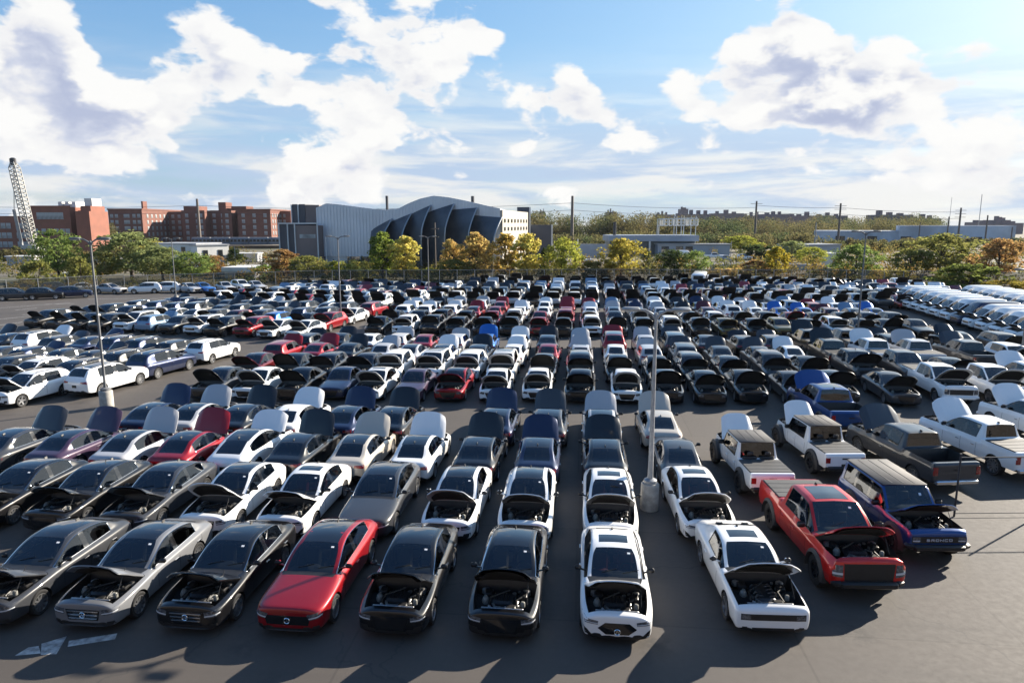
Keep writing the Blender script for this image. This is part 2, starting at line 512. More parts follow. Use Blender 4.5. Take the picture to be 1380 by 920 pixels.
SPEC['boxy'] = dict(rows=[
    (0.00, .86, .48, .86, .80, 1.00, .62, 1.02, .4, 1.03, 1.03),
    (0.05, .90, .44, .90, .84, 1.06, .66, 1.09, .42, 1.10, 1.105),
    (0.14, .92, .42, .94, .85, 1.10, .68, 1.13, .44, 1.145, 1.15),
    (0.55, .93, .42, .97, .86, 1.125, .68, 1.155, .44, 1.17, 1.175),
    (0.95, .94, .42, .99, .86, 1.14, .69, 1.17, .45, 1.185, 1.19),
    (1.38, .95, .42, 1.0, .87, 1.155, .74, 1.185, .54, 1.20, 1.205),
    (1.52, .95, .42, 1.01, .88, 1.16, .82, 1.19, .75, 1.20, 1.21),
    (1.74, .95, .42, 1.01, .88, 1.16, .79, 1.46, .72, 1.48, 1.50),
    (1.98, .95, .42, 1.02, .88, 1.165, .755, 1.72, .69, 1.79, 1.81),
    (2.55, .95, .42, 1.02, .88, 1.17, .75, 1.745, .685, 1.815, 1.835),
    (2.66, .95, .42, 1.02, .88, 1.17, .75, 1.745, .685, 1.815, 1.835),
    (3.45, .95, .42, 1.02, .88, 1.17, .75, 1.745, .685, 1.815, 1.835),
    (3.56, .95, .42, 1.02, .88, 1.17, .75, 1.745, .685, 1.815, 1.835),
    (4.30, .95, .42, 1.02, .88, 1.17, .75, 1.74, .685, 1.81, 1.83),
    (4.46, .95, .44, 1.02, .88, 1.17, .76, 1.70, .70, 1.77, 1.79),
    (4.56, .94, .46, 1.01, .87, 1.16, .80, 1.22, .73, 1.24, 1.25),
    (4.62, .92, .48, .98, .84, 1.06, .76, 1.10, .6, 1.11, 1.11),
    (4.66, .86, .54, .92, .78, .98, .68, .99, .5, .99, .99)],
    hood=(2, 5), cowl=(5, 6), ws=(6, 8), rw=(14, 15), sg=[(6, 9), (10, 11), (12, 13)], pil=[(9, 10), (11, 12)], roof=(8, 14),
    axles=(.86, 3.55), wr=.42, ww=.28, L=4.66, crease=.72, flare=True)
SPEC['pickup'] = dict(rows=[
    (0.00, .84, .52, .90, .78, 1.06, .62, 1.09, .4, 1.10, 1.10),
    (0.05, .94, .46, .96, .86, 1.16, .68, 1.19, .44, 1.205, 1.21),
    (0.12, .98, .42, 1.0, .80, 1.19, .70, 1.235, .46, 1.25, 1.255),
    (0.60, 1.0, .42, 1.03, .89, 1.23, .70, 1.27, .46, 1.285, 1.29),
    (1.00, 1.0, .42, 1.05, .89, 1.25, .71, 1.29, .47, 1.305, 1.31),
    (1.42, 1.0, .42, 1.07, .90, 1.27, .76, 1.305, .56, 1.32, 1.325),
    (1.58, 1.0, .42, 1.08, .90, 1.275, .82, 1.31, .74, 1.32, 1.335),
    (1.98, 1.0, .42, 1.09, .90, 1.28, .76, 1.60, .69, 1.62, 1.645),
    (2.36, 1.0, .42, 1.09, .90, 1.285, .70, 1.82, .63, 1.88, 1.91),
    (2.80, 1.0, .42, 1.10, .90, 1.29, .69, 1.855, .62, 1.915, 1.94),
    (2.92, 1.0, .42, 1.10, .90, 1.29, .69, 1.855, .62, 1.915, 1.94),
    (3.62, 1.0, .42, 1.10, .90, 1.29, .69, 1.84, .62, 1.90, 1.925),
    (3.80, 1.0, .42, 1.10, .90, 1.29, .70, 1.81, .635, 1.87, 1.895),
    (3.92, 1.0, .42, 1.10, .90, 1.29, .80, 1.33, .73, 1.345, 1.35),
    (4.02, 1.0, .42, 1.11, .93, 1.31, .84, 1.325, .7, 1.325, 1.325),
    (4.10, 1.0, .42, 1.11, .93, 1.31, .84, 1.325, .7, 1.325, 1.325),
    (5.72, 1.0, .46, 1.11, .93, 1.31, .84, 1.325, .7, 1.325, 1.325),
    (5.80, .99, .48, 1.10, .93, 1.30, .84, 1.315, .7, 1.315, 1.315),
    (5.86, .96, .54, 1.06, .90, 1.22, .82, 1.23, .6, 1.23, 1.23)],
    hood=(2, 5), cowl=(5, 6), ws=(6, 8), rw=(12, 13), sg=[(6, 9), (10, 11)], pil=[(9, 10)], roof=(8, 12), bed=(15, 16),
    axles=(1.0, 4.72), wr=.42, ww=.28, L=5.86, crease=.55)
SPEC['jeep'] = dict(rows=[
    (0.00, .56, .56, .92, .50, 1.02, .42, 1.05, .3, 1.06, 1.06),
    (0.05, .62, .50, .96, .56, 1.09, .46, 1.13, .34, 1.145, 1.15),
    (0.16, .66, .50, .98, .60, 1.12, .50, 1.165, .36, 1.18, 1.185),
    (0.60, .70, .50, 1.0, .64, 1.14, .53, 1.19, .38, 1.205, 1.21),
    (1.00, .74, .50, 1.02, .68, 1.16, .57, 1.205, .40, 1.22, 1.225),
    (1.45, .80, .50, 1.03, .74, 1.175, .64, 1.215, .48, 1.23, 1.235),
    (1.58, .82, .46, 1.04, .78, 1.18, .73, 1.22, .68, 1.23, 1.24),
    (1.74, .82, .46, 1.04, .79, 1.18, .715, 1.46, .66, 1.48, 1.50),
    (1.92, .82, .46, 1.04, .79, 1.18, .70, 1.74, .65, 1.80, 1.82),
    (2.50, .82, .46, 1.05, .79, 1.185, .695, 1.765, .645, 1.825, 1.845),
    (2.60, .82, .46, 1.05, .79, 1.185, .695, 1.765, .645, 1.825, 1.845),
    (3.35, .82, .46, 1.05, .79, 1.185, .695, 1.765, .645, 1.825, 1.845),
    (3.55, .82, .46, 1.05, .79, 1.185, .70, 1.74, .65, 1.80, 1.82),
    (3.68, .82, .46, 1.05, .79, 1.185, .74, 1.20, .69, 1.21, 1.21),
    (3.76, .84, .46, 1.06, .81, 1.19, .74, 1.20, .6, 1.20, 1.20),
    (3.84, .84, .46, 1.06, .81, 1.19, .74, 1.20, .6, 1.20, 1.20),
    (5.30, .84, .50, 1.06, .81, 1.19, .74, 1.20, .6, 1.20, 1.20),
    (5.37, .84, .52, 1.05, .81, 1.18, .74, 1.19, .6, 1.19, 1.19),
    (5.43, .80, .58, 1.0, .76, 1.10, .7, 1.11, .5, 1.11, 1.11)],
    hood=(2, 5), cowl=(5, 6), ws=(6, 8), rw=(12, 13), sg=[(6, 9), (10, 11)], pil=[(9, 10)], roof=(8, 12), bed=(15, 16),
    axles=(.78, 4.30), wr=.43, ww=.27, L=5.43, crease=.72, flare=True)
SPEC['van'] = dict(rows=[
    (0.00, .70, .40, .78, .62, .88, .5, .90, .3, .91, .91),
    (0.10, .90, .30, .88, .82, 1.00, .64, 1.03, .42, 1.045, 1.05),
    (0.24, .96, .28, .96, .86, 1.10, .68, 1.13, .44, 1.145, 1.15),
    (0.50, 1.0, .28, 1.02, .88, 1.19, .70, 1.225, .46, 1.24, 1.245),
    (0.72, 1.0, .28, 1.06, .89, 1.25, .72, 1.285, .48, 1.30, 1.305),
    (0.88, 1.01, .28, 1.09, .90, 1.29, .76, 1.325, .56, 1.34, 1.345),
    (0.98, 1.01, .28, 1.10, .91, 1.31, .84, 1.34, .77, 1.35, 1.365),
    (1.40, 1.01, .28, 1.12, .92, 1.33, .82, 1.72, .76, 1.74, 1.77),
    (1.78, 1.01, .28, 1.13, .93, 1.34, .82, 2.0, .76, 2.06, 2.10),
    (2.10, 1.01, .28, 1.14, .94, 1.35, .84, 2.12, .76, 2.40, 2.48),
    (2.45, 1.01, .28, 1.14, .95, 1.35, .86, 2.15, .76, 2.52, 2.60),
    (3.60, 1.01, .28, 1.14, .95, 1.35, .86, 2.15, .76, 2.54, 2.62),
    (5.60, 1.01, .30, 1.14, .95, 1.35, .86, 2.15, .76, 2.52, 2.60),
    (5.86, 1.0, .32, 1.13, .94, 1.34, .85, 2.12, .75, 2.48, 2.55),
    (5.94, .96, .40, 1.05, .90, 1.30, .82, 2.0, .70, 2.36, 2.40)],
    hood=(2, 5), cowl=(5, 6), ws=(6, 8), rw=None, sg=[(6, 9)], pil=[], roof=(8, 13),
    axles=(.98, 4.70), wr=.35, ww=.22, L=5.94, crease=.3)

def greenhouse(src, kz, kw, z0=1.05):
    s = SPEC[src]; z = lambda v: v if v < z0 else z0 + (v - z0) * kz
    i0, i1 = s['ws'][0], s['rw'][1]
    s['rows'] = [r if not i0 < i < i1 else (r[0], r[1], r[2], r[3], r[4], r[5], r[6] * kw, z(r[7]), r[8] * kw, z(r[9]), z(r[10])) for i, r in enumerate(s['rows'])]
greenhouse('sedan', 1.13, 1.06); greenhouse('fastback', 1.06, 1.05); greenhouse('coupe', 1.05, 1.05); greenhouse('suv', 1.03, 1.05)
def derived(src, ky, kz, kw, z0=0.0, **kw2):
    s = dict(SPEC[src]); z = lambda v: v if v < z0 else z0 + (v - z0) * kz
    s['rows'] = [(r[0] * ky, r[1] * kw, r[2], z(r[3]), r[4] * kw, z(r[5]), r[6] * kw, z(r[7]), r[8] * kw, z(r[9]), z(r[10])) for r in SPEC[src]['rows']]
    s['axles'] = tuple(v * ky for v in s['axles']); s['L'] = s['L'] * ky; s['base'] = src; s.update(kw2)
    return s
SPEC['compact'] = derived('sedan', .93, 1.04, .965, .90, wr=.325)
SPEC['wide_pickup'] = derived('pickup', 1.0, 1.07, 1.07, .60, wr=.46)
SPEC['large_suv'] = derived('suv', 1.07, 1.10, 1.03, .60, wr=.385)
SPEC['hatch'] = derived('suv', .91, .90, .96, .50, wr=.33)
def loft(spec):
    rows = spec['rows']
    n = len(rows); off = spec['L'] / 2
    V = []; F = []; FM = []
    for (y, wd, zb, zs, w5, z5, w6, z6, w7, z7, z8) in rows:
        half = [(0, zb), (wd * .72, zb), (wd * .965, zb + .09), (wd, zb + (zs - zb) * .55), (wd * .985, zs), (w5, z5), (w6, z6), (w7, z7), (0, z8)]
        ring = half + [(-x, z) for (x, z) in half[7:0:-1]]
        V += [(x, y - off, z) for (x, z) in ring]
    RN = 16
    inr = lambda i, r: r is not None and r[0] <= i < r[1]
    for i in range(n - 1):
        for k in range(RN):
            s = k if k < 8 else 15 - k
            mi = 0
            if s in (0, 1): mi = 5 if s == 0 else 6
            if s >= 5:
                if inr(i, spec['hood']): mi = 4
                elif inr(i, spec['cowl']) and s >= 6: mi = 6
                elif inr(i, spec['ws']): mi = 1 if s == 7 else (0 if s == 6 else 3)
                elif inr(i, spec['rw']) and s == 7: mi = 2
                elif inr(i, spec.get('bed')): mi = 7
                elif s == 5 and any(inr(i, r) for r in spec['sg']): mi = 3
                elif s == 5 and any(inr(i, r) for r in spec['pil']): mi = 8
            a, b = i * RN + k, i * RN + (k + 1) % RN
            F.append((a, b, b + RN, a + RN)); FM.append(mi)
    F.append(tuple(range(RN - 1, -1, -1))); FM.append(0)
    F.append(tuple((n - 1) * RN + k for k in range(RN))); FM.append(0)
    return V, F, FM

def body_mesh(spec, level):
    V, F, FM = loft(spec)
    me = mesh('body', V, F)
    for m in (PAINT, GLASS, PRIV, GLASS, PAINT, DARK, BLACK, BLACK, BLACK): me.materials.append(m)
    me.polygons.foreach_set('material_index', FM)
    bm = bmesh.new(); bm.from_mesh(me)
    cl = bm.edges.layers.float.new('crease_edge')
    cr = spec['crease']
    bm.verts.ensure_lookup_table()
    RN = 16
    sg = set()
    for r in spec['sg'] + spec['pil']: sg.update(range(r[0], r[1] + 1))
    for e in bm.edges:
        a, b = sorted(v.index for v in e.verts)
        ra, rb, ka, kb = a // RN, b // RN, a % RN, b % RN
        kk = min(ka, RN - ka)
        v = cr
        if ra != rb and ka == kb:
            if kk == 5 and ra in sg: v = max(v, .6)           # belt line
            if kk == 6 and ra in sg: v = max(v, .45)
            if kk == 2: v = max(v, .4)
            if kk == 4: v = max(v, .35)
            if kk == 7 and (spec['ws'][0] <= ra < spec['ws'][1]): v = max(v, .5)
        elif ra == rb and kk >= 5:
            if ra in (spec['ws'][0],) or ra == spec['hood'][1]: v = max(v, .5)
        e[cl] = min(v, .95)
    bm.to_mesh(me); bm.free()
    o = bpy.data.objects.new('tmp_body', me); C.objects.link(o)
    ss = o.modifiers.new('s', 'SUBSURF'); ss.levels = level; ss.render_levels = level
    # wheel housings
    cb = MB()
    off = spec['L'] / 2
    for ay in spec['axles']:
        r = spec['wr'] + .055
        prof = [(0, -1.3), (r, -1.3), (r, 1.3), (0, 1.3)]
        v = []
        n = 28
        for sx in (-1.3, 1.3):
            for k in range(n):
                an = 2 * math.pi * k / n
                v.append((sx, ay - off + r * math.cos(an), spec['wr'] + r * math.sin(an)))
        f = [tuple(range(n)), tuple(range(2 * n - 1, n - 1, -1))] + [((k + 1) % n, k, n + k, n + (k + 1) % n) for k in range(n)]
        cb.add(v, f)
    cme = cb.me('cut')
    for m in (PAINT, GLASS, PRIV, GLASS, PAINT, DARK, BLACK, BLACK, BLACK): cme.materials.append(m)
    cme.polygons.foreach_set('material_index', [5] * len(cme.polygons))
    co = bpy.data.objects.new('tmp_cut', cme); C.objects.link(co)
    bo = o.modifiers.new('b', 'BOOLEAN'); bo.operation = 'DIFFERENCE'; bo.object = co; bo.solver = 'EXACT'
    dg = bpy.context.evaluated_depsgraph_get()
    res = bpy.data.meshes.new_from_object(o.evaluated_get(dg), depsgraph=dg)
    bpy.data.objects.remove(o); bpy.data.objects.remove(co)
    return res

def sub_mesh(bm, name, idx, mats, keep_idx=False):
    """faces with material index in idx, as a new mesh"""
    vm = {}; V = []; F = []; MI = []
    for f in bm.faces:
        if f.material_index in idx:
            q = []
            for v in f.verts:
                if v.index not in vm:
                    vm[v.index] = len(V); V.append(v.co.copy())
                q.append(vm[v.index])
            F.append(q); MI.append(idx.index(f.material_index))
    me = mesh(name, V, F)
    for m in mats: me.materials.append(m)
    if len(mats) > 1: me.polygons.foreach_set('material_index', MI)
    me.shade_smooth(); me.set_sharp_from_angle(angle=R(38))
    return me

def boundary_loops(me):
    cnt = {}
    for p in me.polygons:
        vs = list(p.vertices)
        for i in range(len(vs)):
            e = (vs[i], vs[(i + 1) % len(vs)])
            k = (min(e), max(e)); cnt[k] = cnt.get(k, 0) + 1
    adj = {}
    for (a, b), c in cnt.items():
        if c == 1:
            adj.setdefault(a, []).append(b); adj.setdefault(b, []).append(a)
    loops = []; seen = set()
    for s in adj:
        if s in seen: continue
        lp = [s]; seen.add(s); cur = s
        while True:
            nx = [q for q in adj[cur] if q not in seen]
            if not nx: break
            cur = nx[0]; seen.add(cur); lp.append(cur)
        if len(lp) > 3: loops.append([me.vertices[i].co.copy() for i in lp])
    return loops

def components(me, mats, name):
    """split a mesh into its connected pieces"""
    n = len(me.vertices); par = list(range(n))
    def fd(a):
        while par[a] != a: par[a] = par[par[a]]; a = par[a]
        return a
    for p in me.polygons:
        vs = list(p.vertices)
        for v in vs[1:]: par[fd(v)] = fd(vs[0])
    groups = {}
    for p in me.polygons: groups.setdefault(fd(p.vertices[0]), []).append(list(p.vertices))
    out = []
    for g in groups.values():
        vm = {}; V = []; F = []
        for q in g:
            r = []
            for v in q:
                if v not in vm: vm[v] = len(V); V.append(me.vertices[v].co.copy())
                r.append(vm[v])
            F.append(r)
        m2 = mesh(name, V, F, mats); m2.shade_smooth()
        out.append(m2)
    return out

def tub(loop, depth_z, name, m, rim=.03, shrink=.93):
    """open box hanging from a boundary loop"""
    c = sum(loop, Vector()) / len(loop)
    n = len(loop)
    def sc(k, z=None, dz=0.0):
        r = []
        for p in loop:
            q = c + (p - c) * k
            r.append((q.x, q.y, z if z is not None else p.z + dz))
        return r
    V = [tuple(p) for p in loop] + sc(1 - rim, dz=-.025) + sc(shrink - .02, z=depth_z)
    F = []
    for r in range(2):
        for i in range(n):
            j = (i + 1) % n
            F.append((r * n + i, r * n + j, r * n + n + j, r * n + n + i))
    F.append(tuple(2 * n + i for i in range(n)))
    b = MB(); b.add(V, F)
    return b.me(name, m, 40)

def patch(bvh, quad, nx, nz, view, thick=.008, name='patch', m=None, sink=.004):
    """a plate that follows the body: quad = 4 corners in the view plane (front/rear/top/side), projected on the body"""
    d = {'front': Vector((0, 1, 0)), 'rear': Vector((0, -1, 0)), 'top': Vector((0, 0, -1)), 'left': Vector((1, 0, 0)), 'right': Vector((-1, 0, 0))}[view]
    (a, b, c, e) = quad
    P = []
    for j in range(nz + 1):
        for i in range(nx + 1):
            u, v = i / nx, j / nz
            x = (a[0] * (1 - u) + b[0] * u) * (1 - v) + (e[0] * (1 - u) + c[0] * u) * v
            z = (a[1] * (1 - u) + b[1] * u) * (1 - v) + (e[1] * (1 - u) + c[1] * u) * v
            if view in ('front', 'rear'): o = Vector((x, -6 * d.y, z))
            elif view == 'top': o = Vector((x, z, 6))
            else: o = Vector((-6 * d.x, x, z))
            hit, nrm, _, _ = bvh.ray_cast(o, d)
            P.append(hit)
    good = [p for p in P if p is not None]
    if not good: return None
    for i, p in enumerate(P):
        if p is None:
            P[i] = min(good, key=lambda g: abs(i - P.index(g))).copy()
    N = len(P)
    V = [p - d * thick for p in P] + [p + d * (sink + .02) for p in P]
    F = []
    W = nx + 1
    for j in range(nz):
        for i in range(nx):
            q = (j * W + i, j * W + i + 1, (j + 1) * W + i + 1, (j + 1) * W + i)
            F.append(q); F.append(tuple(N + k for k in reversed(q)))
    for i in range(nx):
        F.append((i + 1, i, N + i, N + i + 1)); k = nz * W + i
        F.append((k, k + 1, N + k + 1, N + k))
    for j in range(nz):
        k = j * W; F.append((k, k + W, N + k + W, N + k))
        k = j * W + nx; F.append((k + W, k, N + k, N + k + W))
    mb = MB(); mb.add(V, F)
    return mb.me(name, m, 50)

def mirror_quad(q): return [(-p[0], p[1]) for p in q]

# ---- wheels
def wheel_meshes(r, wdt, style):
    t = MB()
    hw = wdt / 2
    ri = r * (.70 if style != 'off' else .56)
    t.lathe([(ri, -hw * .8), (ri + .02, -hw * .95), (r * .93, -hw), (r, -hw * .72), (r, hw * .72), (r * .93, hw), (ri + .02, hw * .95), (ri, hw * .8)], 28, 'X', closed=True)
    tyre = t.me('tyre', RUBBER, 40)
    b = MB()
    # barrel + hub + spokes (outer face at +x)
    b.lathe([(ri * 1.0, hw * .86), (ri * .93, hw * .88), (ri * .91, hw * .3), (ri * .91, -hw * .7)], 24, 'X')
    b.lathe([(0, hw * .62), (ri * .2, hw * .62), (ri * .24, hw * .5), (ri * .24, hw * .2)], 14, 'X')
    ns = {'five': 5, 'multi': 10, 'off': 6, 'steel': 16}[style]
    for k in range(ns):
        an = 2 * math.pi * k / ns
        w0, w1 = {'five': (.055, .042), 'multi': (.024, .03), 'off': (.06, .05), 'steel': (.05, .07)}[style]
        u = Vector((0, math.cos(an), math.sin(an))); q = Vector((0, -math.sin(an), math.cos(an)))
        X0, X1 = hw * .60, hw * .80
        pts = []
        for (rad, wi, xx) in ((ri * .15, w0, X0), (ri * .95, w1, X1)):
            for sgn in (-1, 1):
                p = u * rad + q * (wi * sgn)
                pts.append((xx, p.y, p.z)); pts.append((xx - .04, p.y, p.z))
        b.add(pts, [(0, 2, 6, 4), (1, 5, 7, 3), (0, 4, 5, 1), (2, 3, 7, 6)])
    rim = b.me('rim', DALLOY if style in ('off',) else ALLOY, 40)
    disc = MB(); disc.lathe([(0, 0), (ri * .9, 0)], 16, 'X')
    dk = disc.me('brake_disc', DARK)
    return tyre, rim, dk

def engine_parts(hb, zt, kind):
    """hb = bay bounds (x half, y0, y1), zt = top level there"""
    xh, y0, y1 = hb
    ym = (y0 + y1) / 2; ln = y1 - y0
    out = []
    e = MB()
    if kind == 'v8':
        e.box((0.0, ym + .02, zt - .20), (.50, ln * .62, .22), bev=.06)
        for sx in (-1, 1):
            for k in range(4): e.tube([(sx * .08, ym - ln * .18 + k * ln * .12, zt - .10), (sx * .22, ym - ln * .18 + k * ln * .12, zt - .06), (sx * .30, ym - ln * .18 + k * ln * .12, zt - .2)], .035, 7)
    else:
        e.box((-.04, ym + .08, zt - .20), (.60, ln * .44, .20), bev=.06)
        for k in range(4): e.box((-.20 + k * .10, ym + .08, zt - .10), (.03, ln * .36, .03), bev=.01)
    out.append(('engine', e.me('engine', ENGC, 35)))
    b = MB(); b.box((xh * .66, ym + ln * .16, zt - .16), (.22, .26, .20), bev=.02); b.box((xh * .66, ym + ln * .10, zt - .05), (.05, .05, .03)); b.box((xh * .66, ym + ln * .24, zt - .05), (.05, .05, .03))
    out.append(('battery', b.me('battery', BLACK, 35)))
    r = MB(); r2 = MB(); r.lathe([(0, -.1), (.09, -.1), (.10, 0), (.07, .08), (.04, .10), (.04, .13), (0, .13)], 12, 'Z', (-xh * .68, ym - ln * .02, zt - .16))
    r2.lathe([(0, -.06), (.06, -.06), (.06, .05), (.035, .08), (0, .08)], 10, 'Z', (xh * .70, ym - ln * .18, zt - .12))
    out.append(('reservoir', r.me('reservoir', TANK, 40))); out.append(('reservoir', r2.me('reservoir', TANK, 40)))
    s = MB()
    for sx in (-1, 1):
        s.lathe([(0, .03), (.05, .03), (.10, .0), (.11, -.10)], 14, 'Z', (sx * xh * .76, ym + ln * .36, zt - .10))
    s.box((0, y0 + .10, zt - .10), (xh * 1.5, .05, .04), bev=.01)
    s.box((-.05, y0 + .22, zt - .26), (xh * .9, .10, .16), bev=.02)
    s.tube([(-.32, ym - .04, zt - .20), (-.20, y0 + .2, zt - .14), (.1, y0 + .17, zt - .13), (.33, y0 + .3, zt - .16)], .035, 8)
    s.tube([(.28, ym + .1, zt - .16), (.36, ym - .1, zt - .12), (.30, y0 + .25, zt - .18)], .025, 7)
    rr = random.Random(3)
    for k in range(16):
        s.box((rr.uniform(-xh * .7, xh * .7), rr.uniform(y0 + .18, y1 - .12), zt - .20 + rr.uniform(-.04, .06)), (rr.uniform(.03, .12), rr.uniform(.03, .10), rr.uniform(.04, .1)), rz=rr.uniform(0, 1.5), bev=.012)
    out.append(('engine_ancillary', s.me('engine_ancillary', BRASS, 35)))
    h = MB()
    h.tube([(-xh * .55, y0 + .25, zt - .13), (-xh * .5, ym, zt - .08), (-xh * .2, ym + .2, zt - .09), (.1, ym + ln * .34, zt - .08)], .03, 7)
    h.tube([(xh * .5, y0 + .2, zt - .12), (xh * .45, ym - .08, zt - .07), (xh * .62, ym + .06, zt - .08)], .028, 7)
    h.box((-xh * .62, ym + ln * .22, zt - .13), (.22, .30, .16), bev=.03)
    h.box((xh * .30, y0 + .2, zt - .14), (.26, .2, .12), bev=.03)
    out.append(('air_box', h.me('air_box', BLACK, 35)))
    return out

def interior_mesh(spec, seat_mat):
    off = spec['L'] / 2
    rows = spec['rows']
    i0 = spec['ws'][0]; yc = rows[i0][0] - off; zb = rows[i0][5]
    last = (spec['rw'][1] if spec['rw'] else spec['roof'][1])
    yr = rows[last][0] - off
    if 'bed' in spec: yr = rows[spec['rw'][0]][0] - off
    hw = rows[i0][4] - .10
    zroof = rows[spec['roof'][0] + 1][10]
    zf = zb - .50
    b = MB()
    b.box((0, (yc + yr) / 2, zf), (hw * 2, yr - yc + .2, .05))
    b.box((0, yc + .28, zb - .10), (hw * 1.9, .48, .16), bev=.05)          # dashboard
    b.box((0, yc - .02, zb - .3), (hw * 1.9, .05, .5))                      # bulkhead
    b.box((0, yr - .18, zb - .14), (hw * 1.7, .5 if 'bed' not in spec else .1, .06))   # parcel shelf
    b.lathe([(.17, -.015), (.185, 0), (.17, .015)], 14, 'Y', (hw * .5, yc + .62, zb - .02), closed=True)
    ys = yc + 1.02
    me1 = b.me('interior', SEAT, 40)
    s = MB()
    sp = []
    for sx in (-1, 1): sp.append((sx * hw * .5, ys, .46))
    if spec['L'] > 4.5 and (yr - yc) > 1.9: sp += [(-hw * .5, ys + .92, .60), (hw * .5, ys + .92, .60)]
    for (x, y, wd) in sp:
        s.box((x, y - .12, zb - .36), (wd, .5, .16), bev=.05)
        s.box((x, y + .20, zb - .12), (wd * .95, .14, .56), bev=.05, mt=Matrix.Rotation(R(-14), 3, 'X'))
        s.box((x, y + .30, min(zb + .26, zroof - .16)), (.24, .09, .16), bev=.04)
    me2 = s.me('seat', seat_mat, 40)
    return me1, me2

FACE = {
 # front ends: grille quad(s), lamps, intakes -- (x,z) in the front view
 'lux':   dict(grille=[(-.40, .40), (.40, .40), (.46, .68), (-.46, .68)], lamp=[(.52, .54), (.85, .60), (.87, .75), (.50, .69)], low=[(-.56, .23), (.56, .23), (.50, .33), (-.50, .33)], side=[(.58, .25), (.82, .28), (.80, .40), (.64, .38)], badge=True, bars='h'),
 'sport': dict(grille=[(-.34, .33), (.34, .33), (.48, .66), (-.48, .66)], lamp=[(.52, .55), (.85, .61), (.87, .74), (.50, .68)], low=[(-.42, .22), (.42, .22), (.38, .29), (-.38, .29)], side=[(.52, .24), (.82, .28), (.82, .47), (.60, .43)], badge=False, bars='m'),
 'acura': dict(grille=[(-.28, .34), (.28, .34), (.48, .50), (-.48, .50)], grille2=[(-.48, .50), (.48, .50), (.30, .64), (-.30, .64)], lamp=[(.48, .59), (.85, .63), (.87, .75), (.47, .68)], low=[(-.50, .21), (.50, .21), (.42, .29), (-.42, .29)], side=[(.54, .23), (.85, .27), (.85, .52), (.74, .45)], badge=True, bars='m'),
 'ev':    dict(grille=[(-.54, .40), (.54, .40), (.60, .64), (-.60, .64)], lamp=[(.58, .54), (.86, .61), (.88, .75), (.50, .68)], low=[(-.56, .23), (.56, .23), (.50, .31), (-.50, .31)], side=[(.60, .26), (.82, .29), (.80, .40), (.66, .38)], badge=True, bars=None),
 'muscle': dict(grille=[(-.80, .56), (.80, .56), (.80, .72), (-.80, .72)], lamp=[(.56, .58), (.78, .58), (.78, .70), (.56, .70)], low=[(-.52, .28), (.52, .28), (.52, .36), (-.52, .36)], side=[(.64, .33), (.76, .33), (.76, .38), (.64, .38)], badge=False, bars=None),
 'raptorf': dict(grille=[(-.66, .64), (.66, .64), (.70, 1.15), (-.70, 1.15)], lamp=[(.72, .76), (.99, .80), (.99, 1.12), (.72, 1.12)], low=[(-.60, .44), (.60, .44), (.66, .54), (-.66, .54)], badge=False, bars=None),
 'suvf':  dict(grille=[(-.46, .58), (.46, .58), (.52, .80), (-.52, .80)], lamp=[(.56, .70), (.86, .72), (.86, .83), (.54, .81)], low=[(-.60, .30), (.60, .30), (.52, .42), (-.52, .42)], side=[(.62, .40), (.82, .42), (.80, .54), (.68, .54)], badge=True, bars='h'),
 'truck': dict(grille=[(-.62, .72), (.62, .72), (.64, 1.02), (-.64, 1.02)], lamp=[(.66, .74), (.90, .76), (.90, 1.04), (.66, 1.02)], low=[(-.60, .48), (.60, .48), (.66, .58), (-.66, .58)], badge=True, bars='h'),
 'box':   dict(grille=[(-.82, .74), (.82, .74), (.82, .94), (-.82, .94)], lamp=[(.58, .76), (.80, .76), (.80, .93), (.58, .93)], low=[(-.60, .50), (.60, .50), (.6, .60), (-.6, .60)], badge=False, bars=None, letters=True),
 'jeepf': dict(grille=[(-.36, .74), (.36, .74), (.36, 1.0), (-.36, 1.0)], lamp=[(.40, .80), (.55, .80), (.55, .96), (.40, .96)], low=[(-.5, .56), (.5, .56), (.5, .62), (-.5, .62)], badge=False, bars='v'),
 'vanf':  dict(grille=[(-.46, .70), (.46, .70), (.50, .90), (-.50, .90)], lamp=[(.56, .76), (.86, .80), (.88, .98), (.58, .90)], low=[(-.60, .40), (.60, .40), (.56, .54), (-.56, .54)], badge=True, bars='h'),
}
# variant -> body, face, wheel style, roof ('paint', 'black', 'sunroof', 'pano', 'ribs'), extras
VAR = {
 'lux_sedan':   ('sedan', 'lux', 'multi', 'black'),
 'sport_sedan': ('sedan', 'sport', 'five', 'black'),
 'acura_sedan': ('sedan', 'acura', 'five', 'sunroof'),
 'plain_sedan': ('sedan', 'sport', 'multi', 'paint'),
 'ev_fastback': ('fastback', 'ev', 'five', 'black'),
 'compact_sedan': ('compact', 'sport', 'multi', 'paint'),
 'large_suv':   ('large_suv', 'suvf', 'multi', 'black'),
 'hatchback':   ('hatch', 'sport', 'five', 'paint'),
 'coupe':       ('coupe', 'muscle', 'five', 'sunroof'),
 'suv':         ('suv', 'suvf', 'five', 'paint'),
 'suv_rails':   ('suv', 'suvf', 'multi', 'black'),
 'pickup':      ('pickup', 'truck', 'multi', 'paint'),
 'raptor':      ('wide_pickup', 'raptorf', 'off', 'pano'),
 'jeep_pickup': ('jeep', 'jeepf', 'off', 'ribs'),
 'boxy_suv':    ('boxy', 'box', 'off', 'ribs'),
 'van':         ('van', 'vanf', 'steel', 'paint'),
}
PROTO = {}
